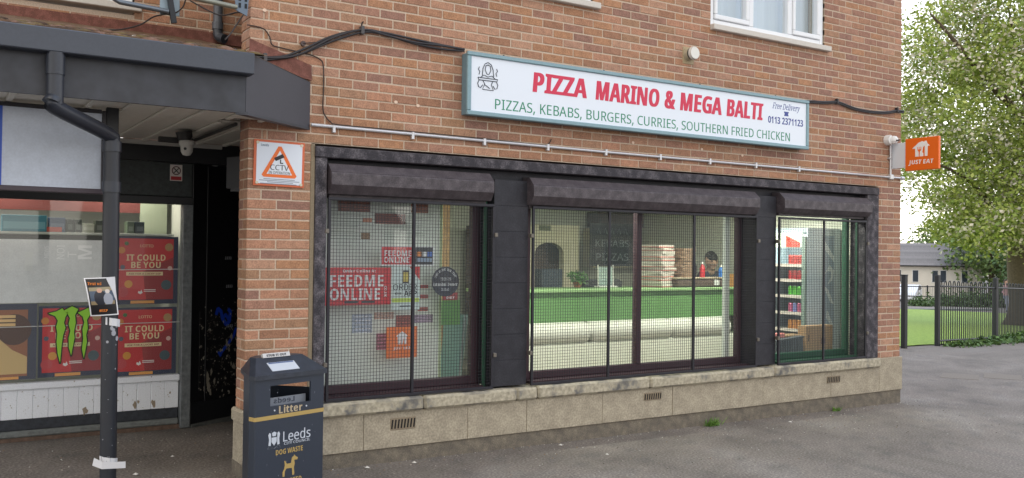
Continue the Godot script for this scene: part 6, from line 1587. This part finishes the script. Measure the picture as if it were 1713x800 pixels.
	house("pale rendered house with grey tiled roof beyond the far fence", V(82.5, gy(82, -48), -49.0), -0.75, 9.0, 6.0, 3.6, 2.1, C8(236, 230, 218), C8(150, 146, 146), true)
	house("distant house with red brown roof beside the tree trunk", V(96.0, gy(96, -46), -44.0), -0.8, 8.0, 6.0, 3.6, 2.0, C8(190, 170, 150), C8(134, 92, 78), true)
	house("pale house with grey roof across the street, mirrored in the shop glass", V(24.0, -0.1, 33.0), PI, 11.0, 6.0, 2.9, 2.2, C8(206, 196, 178), C8(120, 112, 108), false)
	house("second pale house across the street, mirrored in the shop glass", V(38.0, -0.1, 36.0), PI, 11.0, 6.0, 2.9, 2.2, C8(198, 186, 168), C8(128, 110, 104), false)
	house("third pale house across the street, nearest the neighbouring shop", V(9.0, -0.1, 32.0), PI, 11.0, 6.0, 2.9, 2.2, C8(202, 192, 176), C8(112, 106, 104), false)
	# someone walking far off behind the railings
	var p := thing("person", "distant walker in a pink top and pale trousers behind the railings", "person", V(47.0, gy(47.0, -20.9) - 0.02, -20.9))
	var o: Vector3 = p.position
	var bones := []
	for b in [[0, 0.95, 0, 0.15, 0, 1.35, 0, 0.16], [-0.16, 1.4, 0, 0.07, 0.16, 1.4, 0, 0.07], [0, 1.4, 0, 0.06, 0, 1.55, 0, 0.05], [0.08, 0.92, 0, 0.1, 0.1, 0.5, 0.06, 0.07], [0.1, 0.5, 0.06, 0.065, 0.1, 0.06, -0.02, 0.045], [-0.08, 0.92, 0, 0.1, -0.1, 0.5, 0.1, 0.07], [-0.1, 0.5, 0.1, 0.065, -0.1, 0.06, 0.16, 0.045], [0.19, 1.38, 0, 0.055, 0.24, 1.08, 0.02, 0.045], [0.24, 1.08, 0.02, 0.042, 0.2, 0.84, 0.1, 0.035], [-0.19, 1.38, 0, 0.055, -0.24, 1.08, -0.02, 0.045], [-0.24, 1.08, -0.02, 0.042, -0.22, 0.84, 0.06, 0.035], [0, 1.66, 0, 0.1, 0, 1.6, 0.03, 0.08], [0.1, 0.05, -0.02, 0.04, 0.1, 0.045, 0.14, 0.035], [-0.1, 0.05, 0.16, 0.04, -0.1, 0.045, 0.3, 0.035]]:
		bones.append([o + V(b[0], b[1], b[2]), b[3], o + V(b[4], b[5], b[6]), b[7]])
	var g := Geo.new()
	sdf_mesh(bones, 0.035, 0.05, g, func(q: Vector3) -> Color:
		var h := q.y - o.y
		if h > 1.46: return Color(0.4, 0.24, 0.18)
		if h > 0.92: return Color(0.6, 0.36, 0.38)
		if h > 0.1: return Color(0.3, 0.33, 0.42)
		return Color(0.05, 0.05, 0.05))
	part(p, "body", g, M(Color(1, 1, 1), 0.8, 0, "", 1, 0, true))
	var hr := Geo.new()
	sdf_mesh([[o + V(0, 1.7, -0.02), 0.1, o + V(0, 1.62, -0.05), 0.085]], 0.03, 0.03, hr, func(_q): return Color(0.05, 0.04, 0.03))
	part(p, "hair", hr, M(Color(1, 1, 1), 0.8, 0, "", 1, 0, true))

func _taper(n: int, a: float, b: float) -> Array:
	var o := []
	for i in n: o.append(lerp(a, b, pow(i / float(n - 1), 0.6)))
	return o

func house(label: String, at: Vector3, turn: float, w: float, d: float, eave: float, rise: float, wc: Color, rc: Color, near: bool) -> void:
	var t := thing("house", label, "house", at, turn)
	part(t, "wall", bx(-w / 2, w / 2, -1.0, eave, -d / 2, d / 2), M(wc, 0.85, 0, "soft", 0.5))
	var r := Geo.new()
	r.prism(PackedVector2Array([Vector2(-d / 2 - 0.4, eave - 0.1), Vector2(d / 2 + 0.4, eave - 0.1), Vector2(0, eave + rise)]), -w / 2 - 0.3, w / 2 + 0.3, Transform3D(Basis(V(0, 0, 1), V(0, 1, 0), V(-1, 0, 0)), Vector3.ZERO))
	var roof := part(t, "roof", r, M(rc, 0.85, 0, "blotch", 0.8))
	for k in 10: # tile courses standing proud of each other
		var u0 := k / 10.0
		var c := Geo.new()
		var ya: float = lerp(eave - 0.1, eave + rise, u0)
		var za: float = lerp(d / 2 + 0.4, 0.0, u0)
		c.boxt(V(w + 0.6, 0.03, (d / 2 + 0.4) / 10.0 * 1.15), Transform3D(Basis(Vector3.RIGHT, atan2(rise + 0.1, d / 2 + 0.4) + 0.02), V(0, ya + (rise + 0.1) / 20.0 + 0.03, za - (d / 2 + 0.4) / 20.0)))
		part(roof, "tile_course", c, M(rc.darkened(0.05 * (k % 3)), 0.85, 0, "blotch", 1.5))
	part(roof, "chimney", cbx(w * 0.25, w * 0.25 + 0.6, eave + rise * 0.6, eave + rise + 0.5, -0.3, 0.3, 0.02), M(C8(140, 100, 84), 0.9))
	for x in ([-3.2, -1.6, 0.2, 0.95, 2.9] if near else [-3.6, 0.0, 3.4]):
		var wd: float = 0.5 if near else 1.5
		var wn := part(t, "window", cbx(x - wd / 2 - 0.06, x + wd / 2 + 0.06, eave - 1.75, eave - 0.5, d / 2, d / 2 + 0.04, 0.01), M(C8(226, 226, 224), 0.5))
		part(wn, "pane", bx(x - wd / 2, x + wd / 2, eave - 1.68, eave - 0.57, d / 2 + 0.04, d / 2 + 0.05), M(C8(60, 70, 80), 0.1))
	part(t, "gutter", tb([V(-w / 2 - 0.3, eave - 0.12, d / 2 + 0.45), V(w / 2 + 0.3, eave - 0.12, d / 2 + 0.45)], 0.06, 6), M(C8(40, 40, 44), 0.5))

func car() -> void:
	var t := thing("parked_car", "white hatchback parked beyond the lawn, tail towards the railings", "car", V(68.4, gy(68.4, -41.3), -41.3), 0.45)
	var white := M(C8(226, 228, 232), 0.25)
	var body := Geo.new()
	body.prism(PackedVector2Array([Vector2(-2.05, 0.32), Vector2(-1.72, 0.22), Vector2(1.7, 0.22), Vector2(2.0, 0.34), Vector2(2.02, 0.78), Vector2(1.92, 0.95), Vector2(1.78, 1.0), Vector2(1.45, 1.38), Vector2(0.9, 1.48), Vector2(-0.1, 1.46), Vector2(-0.85, 1.05), Vector2(-1.75, 0.88), Vector2(-2.02, 0.68)]), -0.85, 0.85)
	part(t, "body", body, white)
	var dark := M(C8(34, 38, 44), 0.1)
	for s in [-1, 1]:
		var z0: float = 0.852 * s
		var g := Geo.new()
		g.prism(PackedVector2Array([Vector2(-0.72, 1.05), Vector2(-0.05, 1.4), Vector2(0.35, 1.41), Vector2(0.35, 1.04)]), min(z0, z0 + 0.012 * s), max(z0, z0 + 0.012 * s)); g.prism(PackedVector2Array([Vector2(0.42, 1.04), Vector2(0.42, 1.41), Vector2(0.95, 1.4), Vector2(1.4, 1.1)]), min(z0, z0 + 0.012 * s), max(z0, z0 + 0.012 * s))
		part(t, "side_window", g, dark)
		var tl := Geo.new()
		tl.boxt(V(0.1, 0.22, 0.22), Transform3D(Basis(), V(1.965, 0.86, 0.7 * s))); part(t, "tail_light", tl, M(C8(176, 26, 30), 0.2))
		for x in [-1.3, 1.25]:
			var wl := part(t, "wheel", tb([V(x, 0.31, 0.68 * s), V(x, 0.31, 0.87 * s)], 0.31, 20), M(C8(24, 24, 26), 0.8))
			part(wl, "rim", tb([V(x, 0.31, 0.86 * s), V(x, 0.31, 0.885 * s)], 0.2, 12), M(C8(150, 154, 160), 0.3, 0.6))
	var rw := Geo.new()
	rw.boxt(V(0.02, 0.4, 1.3), Transform3D(Basis(Vector3.BACK, 0.7), V(1.63, 1.2, 0))); part(t, "rear_window", rw, dark)
	part(t, "bumper", cbx(1.95, 2.1, 0.3, 0.5, -0.8, 0.8, 0.03), M(C8(60, 62, 66), 0.5)); part(t, "number_plate", bx(2.03, 2.045, 0.6, 0.7, -0.26, 0.26), M(C8(214, 190, 70), 0.5))

# ---------------------------------------------------------------- odds and ends on the pavement
func small_litter() -> void:
	for q in [["weed", "green grassy weed tuft at the foot of the plinth near the middle air brick", 4.12, 0.03, 1.0], ["weed", "small weed at the plinth foot near the building corner", 6.05, 0.03, 0.55]]:
		var g := Geo.new()
		for i in int(90 * q[4]):
			var b := V(q[2] + rng.randfn() * 0.05 * q[4], gy(q[2], q[3]), q[3] + absf(rng.randfn()) * 0.03)
			var d: Vector3 = V(rng.randfn() * 0.5, 1.0, rng.randfn() * 0.4 + 0.2).normalized() * rng.randf_range(0.04, 0.11) * q[4]
			var s := V(rng.randfn(), 0, rng.randfn()).normalized() * 0.006
			g.col = [Color(0.12, 0.26, 0.04), Color(0.18, 0.34, 0.06), Color(0.09, 0.18, 0.03)][i % 3]
			g.quad(b - s, b + s, b + d + V(d.x, -0.01, d.z) * 0.5 + s * 0.2, b + d + V(d.x, -0.01, d.z) * 0.5 - s * 0.2)
		var w := single(q[0], q[1], "weed", g, leaf_mat(0.3), V(q[2], gy(q[2], q[3]), q[3]))
	var g2 := Geo.new()
	for i in 900: # grit, crumbs and leaf scraps gathered along the wall and under the canopy
		var x := rng.randf_range(-1.6, 7.6)
		var z := 0.02 + pow(rng.randf(), 2.2) * 1.7
		if i % 5 == 0:
			x = rng.randf_range(-2.4, -0.2); z = rng.randf_range(-1.7, 0.6)
		g2.col = [Color(0.42, 0.38, 0.32), Color(0.25, 0.22, 0.18), Color(0.62, 0.6, 0.56), Color(0.12, 0.1, 0.08), Color(0.3, 0.2, 0.12)][rng.randi() % 5]
		var s := rng.randf_range(0.002, 0.006)
		g2.cham(V(s * 2, s, s * 1.5), s * 0.3, Transform3D(Basis(Vector3.UP, rng.randf() * 6.0), V(x, gy(x, z) + s * 0.3, z)))
	var o := structure("grit", g2, M(Color(1, 1, 1), 0.9, 0, "", 1, 0, true))
	o.set_meta("kind", "stuff"); o.set_meta("label", "grit and leaf scraps scattered along the foot of the wall"); o.set_meta("category", "grit")
	var scraps := [["white paper scrap lying on the tarmac below the wide window", 2.33, 0.62], ["crumpled white wrapper on the tarmac at the foot of the plinth", 2.2, 0.12], ["small white scrap beside the litter bin foot", 0.35, 0.1], ["white scrap on the tarmac left of the paper scrap", 0.75, 0.12], ["pale scrap by the pier under the canopy", -0.9, -0.9], ["tiny pale scrap under the canopy near the downpipe", -1.25, -0.5], ["white scrap by the foot of the corner plinth", 5.0, 0.3]]
	for q in scraps:
		var g := Geo.new()
		var p := V(q[1], gy(q[1], q[2]) + 0.004, q[2])
		var s := rng.randf_range(0.014, 0.026)
		var c := p + V(0, s * 0.6, 0)
		for k in 6:
			var a0 := TAU * k / 6.0
			var a1 := TAU * (k + 1) / 6.0
			g.tri(c, p + V(sin(a0), 0.1 * (k % 2), cos(a0)) * s, p + V(sin(a1), 0.1 * ((k + 1) % 2), cos(a1)) * s)
		single("paper_scrap", q[0], "litter", g, M(C8(206, 202, 196), 0.8), p, "scraps of litter on the ground")
